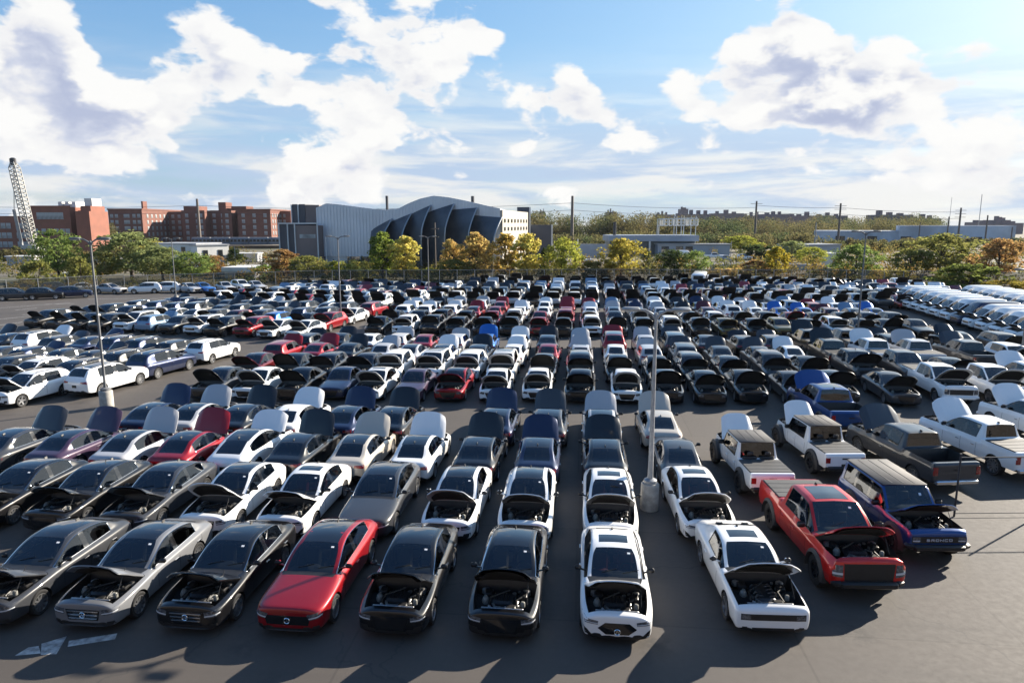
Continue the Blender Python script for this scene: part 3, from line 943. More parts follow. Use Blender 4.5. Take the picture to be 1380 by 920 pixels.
def letter_strokes(ch):
    g = {'A': [((0, 0), (.5, 1)), ((.5, 1), (1, 0)), ((.25, .45), (.75, .45))], 'B': [((0, 0), (0, 1)), ((0, 1), (.8, .9)), ((.8, .9), (.8, .55)), ((0, .5), (.9, .5)), ((.9, .5), (.9, .1)), ((0, 0), (.9, .05))],
         'R': [((0, 0), (0, 1)), ((0, 1), (.9, .95)), ((.9, .95), (.9, .5)), ((.9, .5), (0, .45)), ((.4, .45), (1, 0))], 'O': [((0, 0), (0, 1)), ((0, 1), (1, 1)), ((1, 1), (1, 0)), ((1, 0), (0, 0))],
         'N': [((0, 0), (0, 1)), ((0, 1), (1, 0)), ((1, 0), (1, 1))], 'C': [((1, 1), (0, 1)), ((0, 1), (0, 0)), ((0, 0), (1, 0))], 'E': [((1, 1), (0, 1)), ((0, 1), (0, 0)), ((0, 0), (1, 0)), ((0, .5), (.8, .5))],
         'T': [((0, 1), (1, 1)), ((.5, 1), (.5, 0))], 'K': [((0, 0), (0, 1)), ((0, .45), (1, 1)), ((.3, .6), (1, 0))], 'M': [((0, 0), (0, 1)), ((0, 1), (.5, .4)), ((.5, .4), (1, 1)), ((1, 1), (1, 0))],
         'H': [((0, 0), (0, 1)), ((1, 0), (1, 1)), ((0, .5), (1, .5))], 'I': [((.5, 0), (.5, 1))], 'D': [((0, 0), (0, 1)), ((0, 1), (.9, .8)), ((.9, .8), (.9, .2)), ((.9, .2), (0, 0))]}
    return g.get(ch, [])

def word_mesh(word, cx, cz, y, wd, h, gap, th, depth, name, m, flip=False):
    b = MB(); n = len(word)
    tot = n * wd + (n - 1) * gap
    for i, ch in enumerate(word):
        x0 = cx - tot / 2 + i * (wd + gap)
        for (p, q) in letter_strokes(ch):
            a = Vector((x0 + p[0] * wd, y, cz + p[1] * h)); c = Vector((x0 + q[0] * wd, y, cz + q[1] * h))
            if flip: a.x = 2 * cx - a.x; c.x = 2 * cx - c.x
            d = c - a; L = d.length; an = math.atan2(d.z, d.x)
            b.box(((a.x + c.x) / 2, y, (a.z + c.z) / 2), (L + th, depth, th), mt=Matrix.Rotation(-an, 3, 'Y'))
    return b.me(name, m)

BODY_CACHE = {}
def get_body(body, level):
    key = (body, level)
    if key not in BODY_CACHE:
        me = body_mesh(SPEC[body], level)
        bm = bmesh.new(); bm.from_mesh(me); bm.verts.ensure_lookup_table()
        bvh = BVHTree.FromBMesh(bm)
        d = dict(bm=bm, bvh=bvh)
        d['paint'] = sub_mesh(bm, 'body', [0, 5, 6, 8], [PAINT, DARK, BLACK, GLOSSBLK])
        d['body_closed'] = sub_mesh(bm, 'body', [0, 5, 6, 8, 4], [PAINT, DARK, BLACK, GLOSSBLK, PAINT])
        d['ws'] = sub_mesh(bm, 'windscreen', [1], [GLASS])
        d['rw'] = sub_mesh(bm, 'rear_window', [2], [PRIV]) if SPEC[body]['rw'] else None
        sg = sub_mesh(bm, 'side_window', [3], [GLASS])
        d['sg'] = components(sg, GLASS, 'side_window')
        d['dlo'] = components(sub_mesh(bm, 'dlo', [3, 8], [GLASS, GLASS]), GLASS, 'dlo')
        d['hood'] = sub_mesh(bm, 'hood', [4], [PAINT])
        if SPEC[body].get('bed'):
            d['bed'] = sub_mesh(bm, 'bed_cover', [7], [BLACK])
        BODY_CACHE[key] = d
    return BODY_CACHE[key]

def hood_pieces(D):
    """hood shell (thick, painted) and liner about the hinge; returns meshes in hinge coordinates and hinge point"""
    me = D['hood']
    co = [v.co.copy() for v in me.vertices]
    ymax = max(c.y for c in co); ymin = min(c.y for c in co)
    zh = max(c.z for c in co if c.y > ymax - .03)
    hinge = Vector((0, ymax, zh - .02))
    # pressed shape: swept front corners and a crown across the panel
    xm = max(c.x for c in co); ln = ymax - ymin
    for c_ in co:
        t = (c_.y - ymin) / ln; u = abs(c_.x) / xm
        if t < .5: c_.y += .26 * ln * u ** 3 * (1 - t / .5) ** 1.5
        c_.z += (.035 * (1 - u * u) - .03 * u ** 4) * min(1, (1 - t) * 2.5)
        if .52 < u < .70: c_.z += .010 * min(1, (1 - t) * 3)
    faces = [list(p.vertices) for p in me.polygons]
    n = len(co)
    V = [c - hinge for c in co] + [c - hinge - Vector((0, 0, .028)) for c in co]
    F = [f for f in faces] + [[n + i for i in reversed(f)] for f in faces]
    cnt = {}
    for f in faces:
        for i in range(len(f)):
            e = (f[i], f[(i + 1) % len(f)]); cnt[(min(e), max(e))] = cnt.get((min(e), max(e)), []) + [e]
    for k, es in cnt.items():
        if len(es) == 1:
            a, b = es[0]; F.append([b, a, n + a, n + b])
    hm = mesh('hood', V, F, PAINT); hm.shade_smooth(); hm.set_sharp_from_angle(angle=R(40))
    # ribs and insulating pad on the inside
    c = Vector((0, (ymin + ymax) / 2, 0))
    lv = []
    for p in co:
        q = Vector((p.x * .80, c.y + (p.y - c.y) * .76, p.z - .012))
        lv.append(q - hinge - Vector((0, 0, .030)))
    lf = [list(reversed(f)) for f in faces]
    lm = mesh('hood_liner', lv, lf, LINER); lm.shade_smooth()
    return hm, lm, hinge, (ymin, ymax)

def make_proto(var):
    """returns a list of (name, mesh, location, rotation_x, parent index or None, flags) for the variant"""
    if var in PROTO: return PROTO[var]
    body, face, wst, roof = VAR[var]
    sp = SPEC[body]; D = get_body(body, 2); bvh = D['bvh']
    body = sp.get('base', body)
    L = sp['L']; off = L / 2
    P = []
    def add(name, me, loc=(0, 0, 0), parent=None, lod=0, when=None, rot=None, paint=False):
        if me is None: return None
        P.append(dict(name=name, me=me, loc=loc, parent=parent, lod=lod, when=when, rot=rot, paint=paint))
        return len(P) - 1
    rows = sp['rows']
    bo = add('body', D['paint'], paint=True, lod=2, when='open')
    bc = add('body', D['body_closed'], paint=True, lod=2, when='closed')
    add('windscreen', D['ws'], lod=2)
    add('rear_window', D['rw'], lod=2)
    for g in D['sg']: add('side_window', g, lod=2)
    hm, lm, hinge, (ya, yb) = hood_pieces(D)
    h = add('hood', hm, tuple(hinge), lod=2, when='open', rot='hood', paint=True)
    add('hood_liner', lm, parent=h, lod=2, when='open')
    # hood stay
    # bay
    lp = max(boundary_loops(D['hood']), key=len)
    zt = sum(p.z for p in lp) / len(lp)
    add('engine_bay', tub(lp, zt - .36, 'engine_bay', BLACK), lod=2, when='open')
    xh = max(p.x for p in lp) * .88
    for nm, me in engine_parts((xh, ya + .04, yb - .02), zt + .0, 'v8' if body == 'coupe' else 'i4'):
        add(nm, me, lod=1, when='open')
    st = MB(); st.tube([(xh * .86, ya + .30, zt - .05), (xh * .86, ya + .30 + (yb - ya) * .35, zt + .50)], .010, 6)
    add('hood_stay', st.me('hood_stay', BLACK), lod=0, when='open')
    # bed
    if 'bed' in D:
        bl = max(boundary_loops(D['bed']), key=len)
        bz = sum(p.z for p in bl) / len(bl)
        add('truck_bed', tub(bl, bz - .52, 'truck_bed', BLACK, rim=.02, shrink=.95), lod=2, when='bed')
        add('bed_cover', D['bed'], lod=2, when='cover')
        y0 = min(p.y for p in bl); y1 = max(p.y for p in bl); xw = max(p.x for p in bl)
        fold = MB()
        for k in range(4):
            fold.box((0, y0 + (y1 - y0) * (k + .5) / 4, bz + .012), (xw * 1.96, (y1 - y0) / 4 - .02, .022), bev=.008)
        add('cover_panel', fold.me('cover_panel', mat('tonneau', (.06, .06, .06), .6, var=.3)), lod=1, when='cover')
    # interior
    sm = {'acura_sedan': SEATR, 'boxy_suv': SEAT, 'sport_sedan': SEATT}.get(var, SEAT)
    i1, i2 = interior_mesh(sp, sm)
    add('interior', i1, lod=2); add('seat', i2, lod=1)
    # wheels
    ty, rim, dk = wheel_meshes(sp['wr'], sp['ww'], wst)
    tx = max(r[1] for r in rows) - sp['ww'] / 2 - (.015 if not sp.get('flare') else -.05)
    if body == 'jeep': tx = .80
    for sx in (1, -1):
        for ay in sp['axles']:
            wi = add('wheel', ty, (sx * tx, ay - off, sp['wr']), lod=2, rot='wheelR' if sx < 0 else None)
            add('rim', rim, parent=wi, lod=1)
            add('brake_disc', dk, parent=wi, lod=0)
    # flares
    if sp.get('flare') or var == 'raptor':
        for sx in (1, -1):
            for ay in sp['axles']:
                b = MB(); n = 12; r0 = sp['wr'] + .05; r1 = r0 + (.13 if body != 'pickup' else .10)
                x0 = (.60 if body == 'jeep' else (.90 if body == 'boxy' else .98)) * sx; x1 = (.94 if body == 'jeep' else (1.0 if body == 'boxy' else 1.13)) * sx
                v = []
                for k in range(n + 1):
                    an = math.pi * (-.06 + 1.12 * k / n)
                    cy, cz = math.cos(an), max(math.sin(an), -.15)
                    for (rr, xx) in ((r0, x1), (r1, x1 - .05 * sx), (r1 + .02, x0), (r0, x0)):
                        v.append((xx, ay - off + rr * cy, sp['wr'] + rr * cz))
                f = []
                for k in range(n):
                    for q in range(4):
                        f.append((k * 4 + q, k * 4 + (q + 1) % 4, k * 4 + 4 + (q + 1) % 4, k * 4 + 4 + q))
                b.add(v, f)
                add('fender_flare', b.me('fender_flare', mat('flare', (.03, .03, .031), .6), 50), lod=2, paint=False)
    # face
    fc = FACE[face]
    gr = add('grille', patch(bvh, fc['grille'], 8, 3, 'front', .010, 'grille', GLOSSBLK if face not in ('truck', 'raptorf', 'muscle', 'box') else BLACK), lod=1)
    if 'grille2' in fc: add('grille', patch(bvh, fc['grille2'], 8, 2, 'front', .010, 'grille', GLOSSBLK), lod=0)
    q = fc['grille']
    if fc.get('bars') == 'h':
        nb = 3 if face != 'truck' else 4
        for k in range(nb):
            t = (k + .5) / nb
            xa = abs(q[0][0]) * (1 - t) + abs(q[3][0]) * t - .03; z = q[0][1] * (1 - t) + q[3][1] * t
            add('grille_bar', patch(bvh, [(-xa, z - .010), (xa, z - .010), (xa, z + .010), (-xa, z + .010)], 8, 1, 'front', .022, 'grille_bar', CHROME), parent=gr, lod=0)
    if fc.get('bars') == 'v':
        for k in range(7):
            x = -.30 + k * .10
            add('grille_bar', patch(bvh, [(x - .022, .76), (x + .022, .76), (x + .022, .98), (x - .022, .98)], 1, 2, 'front', .016, 'grille_bar', PAINT), parent=gr, lod=0, paint=True)
    if fc.get('badge'):
        zc = (q[0][1] + q[2][1]) / 2
        hit = bvh.ray_cast(Vector((0, -6, zc)), Vector((0, 1, 0)))[0]
        if hit:
            b = MB(); b.lathe([(.060, 0), (.072, .008), (.084, 0), (.072, -.012)], 18, 'Y', (0, hit.y - .03, zc), closed=True)
            if face in ('lux', 'ev'):
                for k in range(3):
                    an = R(90 + 120 * k)
                    b.box((math.cos(an) * .035, hit.y - .03, zc + math.sin(an) * .035), (.075, .01, .016), mt=Matrix.Rotation(-an, 3, 'Y'))
            elif face == 'acura':
                b.box((-.022, hit.y - .03, zc), (.014, .01, .10), mt=Matrix.Rotation(R(16), 3, 'Y')); b.box((.022, hit.y - .03, zc), (.014, .01, .10), mt=Matrix.Rotation(R(-16), 3, 'Y'))
            add('emblem', b.me('emblem', CHROME, 40), parent=gr, lod=0)
    if fc.get('letters'):
        hit = bvh.ray_cast(Vector((0, -6, .84)), Vector((0, 1, 0)))[0]
        add('grille_lettering', word_mesh('BRONCO', 0, .81, hit.y - .03, .085, .06, .05, .014, .02, 'grille_lettering', mat('pale_letter', (.55, .56, .58), .5)), parent=gr, lod=0)
    for s in (1, -1):
        lq = fc['lamp'] if s > 0 else mirror_quad(fc['lamp'])
        hl = add('headlight', patch(bvh, lq, 7, 2, 'front', .012, 'headlight', LAMP), lod=2)
        if face in ('jeepf', 'muscle'): pass
        else:
            a, b_, c_, d_ = lq
            lo = [(a[0] * .9 + d_[0] * .1, a[1] * .8 + d_[1] * .2), (b_[0], b_[1] * .8 + c_[1] * .2), (b_[0], b_[1] * .62 + c_[1] * .38), (a[0] * .62 + d_[0] * .38, a[1] * .62 + d_[1] * .38)]
            add('light_strip', patch(bvh, lo, 7, 1, 'front', .018, 'light_strip', LED), parent=hl, lod=0)
        if 'side' in fc:
            add('air_intake', patch(bvh, fc['side'] if s > 0 else mirror_quad(fc['side']), 4, 3, 'front', .008, 'air_intake', BLACK), lod=0)
    lowm = BLACK
    add('lower_grille', patch(bvh, fc['low'], 8, 2, 'front', .008, 'lower_grille', lowm), lod=1)
    if face == 'lux' or face == 'ev':
        z = fc['low'][0][1]
        add('bumper_trim', patch(bvh, [(-.66, z - .004), (.66, z - .004), (.66, z + .014), (-.66, z + .014)], 10, 1, 'front', .02, 'bumper_trim', CHROME), lod=0)
    if body in ('pickup', 'boxy', 'jeep'):
        b = MB()
        yw = -off - .10
        hw = .92 if body != 'jeep' else .78
        zc = .56 if body == 'pickup' else .60
        b.box((0, yw + .06, zc), (hw * 1.7, .20, .20), bev=.05)
        for s in (-1, 1): b.box((s * hw * .92, yw + .16, zc + .02), (.30, .22, .18), rz=s * .5, bev=.05)
        add('front_bumper', b.me('front_bumper', BLACK if body != 'pickup' or var == 'raptor' else PAINT, 40), lod=1, paint=True)
        b = MB(); b.box((0, off + .03, zc), (hw * 1.9, .16, .18), bev=.04)
        add('rear_bumper', b.me('rear_bumper', BLACK if var != 'pickup' else CHROME, 40), lod=1)
    # rear end
    if body in ('sedan', 'fastback'):
        tz0, tz1 = (.74, .87) if body == 'sedan' else (.78, .88)
        tq = [(.40, tz0 + .03), (.86, tz0), (.86, tz1 + .02), (.40, tz1 - .01)]
    elif body == 'coupe': tq = [(.10, .74), (.78, .74), (.78, .84), (.10, .84)]
    elif body == 'suv': tq = [(.46, .94), (.88, .90), (.88, 1.06), (.46, 1.02)]
    elif body == 'pickup': tq = [(.78, .84), (.965, .84), (.96, 1.16), (.78, 1.16)]
    elif body == 'jeep': tq = [(.62, .82), (.80, .82), (.80, 1.04), (.62, 1.04)]
    elif body == 'boxy': tq = [(.72, .86), (.90, .86), (.90, 1.12), (.72, 1.12)]
    else: tq = [(.80, .90), (.98, .90), (.95, 1.5), (.82, 1.5)]
    for s in (1, -1):
        add('taillight', patch(bvh, tq if s > 0 else mirror_quad(tq), 6, 2, 'rear', .012, 'taillight', RED), lod=2)
    pz = {'sedan': .60, 'fastback': .62, 'coupe': .55, 'suv': .74, 'pickup': .62, 'jeep': .70, 'boxy': .8, 'van': .7}[body]
    add('licence_plate', patch(bvh, [(-.16, pz - .08), (.16, pz - .08), (.16, pz + .08), (-.16, pz + .08)], 2, 1, 'rear', .012, 'licence_plate', BLACK), lod=0)
    add('rear_valance', patch(bvh, [(-.66, .26 if body not in ('pickup', 'boxy', 'jeep') else .5), (.66, .26 if body not in ('pickup', 'boxy', 'jeep') else .5), (.60, .42 if body not in ('pickup', 'boxy', 'jeep') else .56), (-.60, .42 if body not in ('pickup', 'boxy', 'jeep') else .56)], 8, 2, 'rear', .008, 'rear_valance', BLACK), lod=0)
    if body in ('pickup', 'jeep'):
        zc = 1.04 if body == 'pickup' else 1.0
        add('tailgate_handle', patch(bvh, [(-.14, zc - .03), (.14, zc - .03), (.14, zc + .03), (-.14, zc + .03)], 2, 1, 'rear', .014, 'tailgate_handle', BLACK), lod=0)
    # roof
    ra, rb = sp['roof']
    ry0 = rows[ra][0] - off; ry1 = rows[rb][0] - off; rw_ = rows[ra + 1][8]
    if roof == 'black':
        add('roof_panel', patch(bvh, [(-rw_ * .93, ry0 - .02), (rw_ * .93, ry0 - .02), (rw_ * .93, ry1 + .05), (-rw_ * .93, ry1 + .05)], 8, 8, 'top', .004, 'roof_panel', GLOSSBLK), lod=2)
    elif roof == 'sunroof':
        add('sunroof', patch(bvh, [(-.40, ry0 + .22), (.40, ry0 + .22), (.40, ry0 + .66), (-.40, ry0 + .66)], 6, 4, 'top', .006, 'sunroof', GLOSSBLK), lod=1)
    elif roof == 'pano':
        add('sunroof', patch(bvh, [(-.50, ry0 + .14), (.50, ry0 + .14), (.46, ry1 - .30), (-.46, ry1 - .30)], 6, 6, 'top', .006, 'sunroof', GLOSSBLK), lod=1)
    elif roof == 'ribs':
        b = MB()
        zt_ = rows[ra + 1][10]
        hwid = rows[ra + 1][8] + .05
        nmid = 3
        for k in range(3):
            b.box((-hwid * .5 + hwid * .5 * k, (ry0 + ry1) / 2 + .02, zt_ + .004), (.03, ry1 - ry0 - .2, .014))
        b.box((0, (ry0 + ry1) / 2 + .02, zt_ - .022), (hwid * 2 + .02, ry1 - ry0, .05), bev=.02)
        add('roof_panel', b.me('roof_panel', mat('hardtop', (.05, .05, .053), .7, var=.3), 40), lod=2)
    if var in ('suv_rails', 'suv', 'large_suv'):
        for s in (1, -1):
            b = MB(); x = rows[ra + 1][8] * s * 1.02; z = rows[ra + 1][9]
            b.tube([(x, ry0 + .1, z + .0), (x, ry0 + .2, z + .06), (x, ry1 - .2, z + .04), (x, ry1 - .08, z - .03)], .018, 6)
            add('roof_rail', b.me('roof_rail', BLACK, 50), lod=0)
    if body in ('sedan', 'fastback', 'coupe', 'suv', 'pickup'):
        b = MB(); yy = ry1 - .12; hit = bvh.ray_cast(Vector((0, yy, 6)), Vector((0, 0, -1)))[0]
        b.prism([(-.025, hit.z - .01), (.025, hit.z - .01), (.006, hit.z + .055), (-.006, hit.z + .055)], .12, yy - .06)
        add('roof_antenna', b.me('roof_antenna', BLACK), lod=0)
    # mirrors
    yc = rows[sp['ws'][0]][0] - off + .30
    zb = rows[sp['ws'][0]][5] + .10
    xm = rows[sp['ws'][0]][1]
    for s in (1, -1):
        b = MB()
        sc = 1.35 if body in ('pickup', 'van', 'boxy', 'jeep') else 1.0
        b.box((s * (xm + .06 * sc), yc, zb + .03), (.19 * sc, .10, .13 * sc), bev=.04)
        b.tube([(s * (xm - .14), yc + .02, zb - .06), (s * (xm + .0), yc, zb - .01)], .025, 6)
        add('mirror', b.me('mirror', BLACK if var in ('lux_sedan', 'boxy_suv', 'jeep_pickup', 'raptor', 'acura_sedan', 'van') else PAINT, 50), lod=1, paint=True)
    # window trim
    for g in D['dlo']:
        for lp2 in boundary_loops(g):
            b = MB()
            cx = sum(p.x for p in lp2) / len(lp2)
            pts = [p + Vector((.006 if cx > 0 else -.006, 0, 0)) for p in lp2]
            b.tube(pts + pts[:2], .009, 5, cap=False)
            add('window_trim', b.me('window_trim', CHROME if var in ('lux_sedan', 'ev_fastback', 'sport_sedan', 'suv') else BLACK, 60), lod=0)
    # door seams and handles
    ds = sp['sg']
    y_a = rows[sp['ws'][0]][0] - off + .16; y_b = rows[(sp['pil'][0][0] if sp['pil'] else ds[0][1])][0] - off + .03
    ys_ = [y_a, y_b]
    if sp['pil']: ys_.append(rows[ds[1][1]][0] - off + .12 if body not in ('van',) else y_b + .9)
    zlo = rows[sp['ws'][0]][2] + .12; zhi = rows[sp['ws'][0]][3] + .02
    for s, vw in ((1, 'right'), (-1, 'left')):
        for y in ys_:
            add('door_seam', patch(bvh, [(y - .006, zlo), (y + .006, zlo), (y + .006, zhi), (y - .006, zhi)], 1, 6, vw, .0025, 'door_seam', DARK), lod=0)
        for y in ys_[1:]:
            add('door_handle', patch(bvh, [(y - .26, zhi - .14), (y - .07, zhi - .14), (y - .07, zhi - .11), (y - .26, zhi - .11)], 3, 1, vw, .03, 'door_handle', CHROME if var in ('lux_sedan', 'pickup') else PAINT), lod=0, paint=True)
    # windscreen stickers and wipers
    iw = sp['ws'][0]
    ywb = rows[iw][0] - off
    b = MB()
    for s in (-.35, .22):
        pts = []
        for k in range(4):
            x = s + k * .14; y = ywb + .10 + k * .035
            hit = bvh.ray_cast(Vector((x, y, 6)), Vector((0, 0, -1)))[0]
            if hit: pts.append(hit + Vector((0, 0, .015)))
        if len(pts) > 2: b.tube(pts, .009, 5)
    add('wiper', b.me('wiper', BLACK), lod=0)
    y2 = rows[sp['ws'][1]][0] - off
    add('sticker', patch(bvh, [(.36, y2 - .20), (.44, y2 - .20), (.44, y2 - .15), (.36, y2 - .15)], 1, 1, 'top', .004, 'sticker', mat('sticker_paper', (.8, .8, .8), .5)), lod=0)
    PROTO[var] = P
    return P

def place(var, name, x, y, head, color, opened=True, lod=2, hood_ang=48, bed='cover', rim_dark=False, label=None, cat='car', group=None):
    """head: rotation about z; 0 = nose towards the camera"""
    P = make_proto(var)
    root = empty(name, (x, y, 0), head)
    tag(root, label, cat, group)
    objs = {}
    for i, d in enumerate(P):
        if d['lod'] < 2 - lod: continue
        wn_ = d['when']
        if wn_ == 'open' and not opened: continue
        if wn_ == 'closed' and opened: continue
        if wn_ in ('bed', 'cover') and wn_ != bed: continue
        par = root
        if d['parent'] is not None:
            if d['parent'] not in objs: continue
            par = objs[d['parent']]
        o = bpy.data.objects.new(d['name'], d['me'])
        C.objects.link(o)
        o.parent = par; o.location = d['loc']
        if d['rot'] == 'hood': o.rotation_euler = (R(-hood_ang), 0, 0)
        elif d['rot'] == 'wheelR': o.rotation_euler = (0, 0, math.pi)
        o.color = (*color, 1)
        objs[i] = o
    return root
# ------------------------------------------------------------------ the ground and the lot
def asphalt():
    m = bpy.data.materials.new('asphalt'); m.use_nodes = True
    b = NB(m.node_tree); p = b.n['Principled BSDF']
    t = b.new('ShaderNodeTexCoord').outputs['Object']
    big = b.smooth(b.noise(t, .05, 5, .6), .35, .65)
    c = b.mix(big, (.066, .057, .050, 1), (.057, .050, .045, 1))
    c = b.mix(b.smooth(b.noise(t, .7, 6, .65), .45, .75, 0, .30), c, (.076, .067, .060, 1))
    grain = b.noise(t, 60, 3, .7)
    c = b.mix(b.smooth(grain, .35, .75, 0, .45), c, (.10, .087, .075, 1))
    # oil spots under the cars and tyre sweeps in the aisles
    vo = b.new('ShaderNodeTexVoronoi'); vo.inputs['Scale'].default_value = .37; b.l.new(t, vo.inputs['Vector'])
    spot = b.smooth(vo.outputs['Distance'], .26, .02, 0, .75)
    spot = b.m('MULTIPLY', spot, b.smooth(b.noise(t, 2.5, 4, .6), .4, .6))
    c = b.mix(spot, c, (.030, .028, .027, 1))
    sw = b.vm('MULTIPLY', t, (.05, .9, 1))
    c = b.mix(b.smooth(b.noise(sw, 1.0, 5, .6), .52, .72, 0, .30), c, (.038, .034, .032, 1))
    # sealed cracks
    vc = b.new('ShaderNodeTexVoronoi'); vc.feature = 'DISTANCE_TO_EDGE'; vc.inputs['Scale'].default_value = .085
    dist = b.vm('ADD', t, b.vm('SCALE', b.noise(t, .6, 4, .6, out=1), None)); dist.node.inputs[1].links[0].from_node.inputs[3].default_value = 2.2
    b.l.new(dist, vc.inputs['Vector'])
    c = b.mix(b.smooth(vc.outputs['Distance'], .005, .0, 0, .6), c, (.035, .033, .032, 1))
    br = b.new('ShaderNodeTexBrick'); br.inputs['Scale'].default_value = .045; br.inputs['Mortar Size'].default_value = .0015
    br.inputs['Color1'].default_value = (.92, .92, .92, 1); br.inputs['Color2'].default_value = (1.06, 1.05, 1.04, 1); br.inputs['Mortar'].default_value = (.78, .78, .78, 1)
    b.l.new(t, br.inputs['Vector'])
    c = b.vm('MULTIPLY', c, br.outputs['Color'])
    b.put(p.inputs['Base Color'], c)
    b.put(p.inputs['Roughness'], b.smooth(b.noise(t, 5.0, 6, .7), .3, .7, .74, .82))
    p.inputs['Specular IOR Level'].default_value = .5
    bp = b.new('ShaderNodeBump'); bp.inputs['Strength'].default_value = .35; bp.inputs['Distance'].default_value = .01
    b.put(bp.inputs['Height'], grain); b.put(p.inputs['Normal'], bp.outputs[0])
    return m
ASPH = asphalt()
def dirt():
    m = bpy.data.materials.new('rough_ground'); m.use_nodes = True
    b = NB(m.node_tree); p = b.n['Principled BSDF']
    t = b.new('ShaderNodeTexCoord').outputs['Object']
    c = b.ramp(b.noise(t, .035, 7, .62), [(.30, (.055, .07, .03)), (.45, (.12, .105, .06)), (.55, (.17, .145, .11)), (.70, (.10, .10, .095))])
    c = b.mix(b.smooth(b.noise(t, .6, 5, .65), .4, .7, 0, .5), c, (.06, .062, .035, 1))
    b.put(p.inputs['Base Color'], c); p.inputs['Roughness'].default_value = .95
    return m
GR = 6000
tag(link('ground', mesh('ground', [(-GR, -GR, -.06), (GR, -GR, -.06), (GR, GR, -.06), (-GR, GR, -.06)], [(0, 1, 2, 3)], dirt())), kind='structure')
LOT_END = [(-150, 30), (-98, 66), (-80, 87), (-70.5, 98.5), (-46, 113.5), (-.5, 121.5), (43, 124.5), (70, 121), (120, 112)]
poly = [(-150, -60)] + LOT_END + [(120, -60)]
# assumed roof deck behind the eye, unseen, added to block sky light
tb = MB(); tb.box((0, -17, 4.3), (150, 30, 8.6)); tb.box((0, -2.1, 8.75), (150, .3, .3))
tag(tb.build('sky_blocker', mat('sky_blocker_wall', (.16, .14, .13), .9, var=.3, vscale=.2)), kind='structure')
tag(link('parking_lot', mesh('parking_lot', [(x, y, 0) for x, y in poly], [tuple(range(len(poly) - 1, -1, -1))], ASPH)), kind='structure')
bm = bmesh.new(); bm.from_mesh(bpy.data.meshes['parking_lot']); bmesh.ops.recalc_face_normals(bm, faces=bm.faces[:])
if bm.faces[:][0].normal.z < 0: bmesh.ops.reverse_faces(bm, faces=bm.faces[:])
bm.to_mesh(bpy.data.meshes['parking_lot']); bm.free()
LOT = bpy.data.objects['parking_lot']
WPAINT = mat('road_paint', (.55, .55, .53), .8, var=.55, vscale=5, col2=(.22, .21, .20))
def painted(pts, name='painted_line', z=.004):
    v = [(p[0], p[1], z) for p in pts]
    me = mesh(name, v, [tuple(range(len(v)))], WPAINT)
    if me.polygons[0].normal.z < 0: me.flip_normals()
    return link(name, me, LOT)
for q in ([(20, 883), (38, 872), (52, 870), (55, 880)], [(56, 867), (90, 857), (76, 881), (55, 882)], [(93, 863), (158, 853), (155, 861), (91, 871)]):
    painted([ground(*p) for p in q], 'painted_arrow')
# stall lines of the empty area on the left
for (x0, y0, x1, y1) in [(0, 430, 62, 424), (0, 415, 95, 408), (30, 424, 135, 421), (102, 415, 175, 415.5), (60, 410, 100, 409), (150, 408, 225, 407), (118, 403, 190, 402), (0, 438, 30, 434), (20, 418, 50, 415), (200, 403, 250, 400), (250, 402, 300, 398), (150, 420, 200, 416), (70, 428, 120, 423), (140, 412, 165, 409)]:
    a = ground(x0, y0); c = ground(x1, y1); d = (c - a).normalized(); n = Vector((-d.y, d.x, 0)) * .075
    painted([a - n, c - n, c + n, a + n])
# ------------------------------------------------------------------ the parked vehicles
COL = {'w': ((.80, .80, .79), 'white'), 'k': ((.004, .004, .005), 'black'), 'g': ((.035, .037, .042), 'dark grey'), 's': ((.42, .42, .43), 'silver'),
       'c': ((.46, .42, .36), 'champagne'), 'r': ((.27, .005, .010), 'red'), 'm': ((.10, .006, .010), 'dark red'), 'n': ((.010, .018, .055), 'navy'),
       'b': ((.012, .13, .46), 'bright blue'), 'p': ((.05, .028, .055), 'dark purple'), 'l': ((.16, .25, .36), 'steel blue'), 'o': ((.16, .12, .035), 'bronze'), 'f': ((.52, .012, .010), 'bright red'), 't': ((.15, .155, .165), 'grey'), 'e': ((.008, .055, .21), 'deep blue')}
def X_at(pxx, Y, Z):
    c, s, cp, sp_ = math.cos(YAW), math.sin(YAW), math.cos(PITCH), math.sin(PITCH)
    k = (pxx - 690) / FPX
    return (k * (Y * c * cp - (Z - CAM_H) * sp_) - Y * s) / (c + k * s * cp)
def to_px(X, Y, Z=0.0):
    c, s = math.cos(YAW), math.sin(YAW)
    xr = X * c + Y * s; fw = -X * s + Y * c; up = Z - CAM_H
    d = fw * math.cos(PITCH) - up * math.sin(PITCH); v = -up * math.cos(PITCH) - fw * math.sin(PITCH)
    return 690 + FPX * xr / d, 460 + FPX * v / d
KIND = {'lux_sedan': ('sedan', 'sedan', 'car'), 'sport_sedan': ('sedan', 'sedan', 'car'), 'acura_sedan': ('sedan', 'sedan', 'car'), 'plain_sedan': ('sedan', 'sedan', 'car'),
        'ev_fastback': ('fastback_sedan', 'fastback sedan', 'car'), 'coupe': ('muscle_coupe', 'two-door coupe', 'car'), 'suv': ('crossover_suv', 'SUV', 'car'), 'suv_rails': ('crossover_suv', 'SUV', 'car'),
        'pickup': ('pickup_truck', 'pickup truck', 'pickup truck'), 'raptor': ('pickup_truck', 'pickup truck', 'pickup truck'), 'jeep_pickup': ('off_road_pickup', 'off-road pickup', 'pickup truck'),
        'compact_sedan': ('compact_sedan', 'compact sedan', 'car'), 'large_suv': ('crossover_suv', 'large SUV', 'car'), 'hatchback': ('hatchback', 'hatchback', 'car'), 'boxy_suv': ('boxy_suv', 'boxy SUV', 'car'), 'van': ('delivery_van', 'delivery van', 'van')}
NCAR = [0]
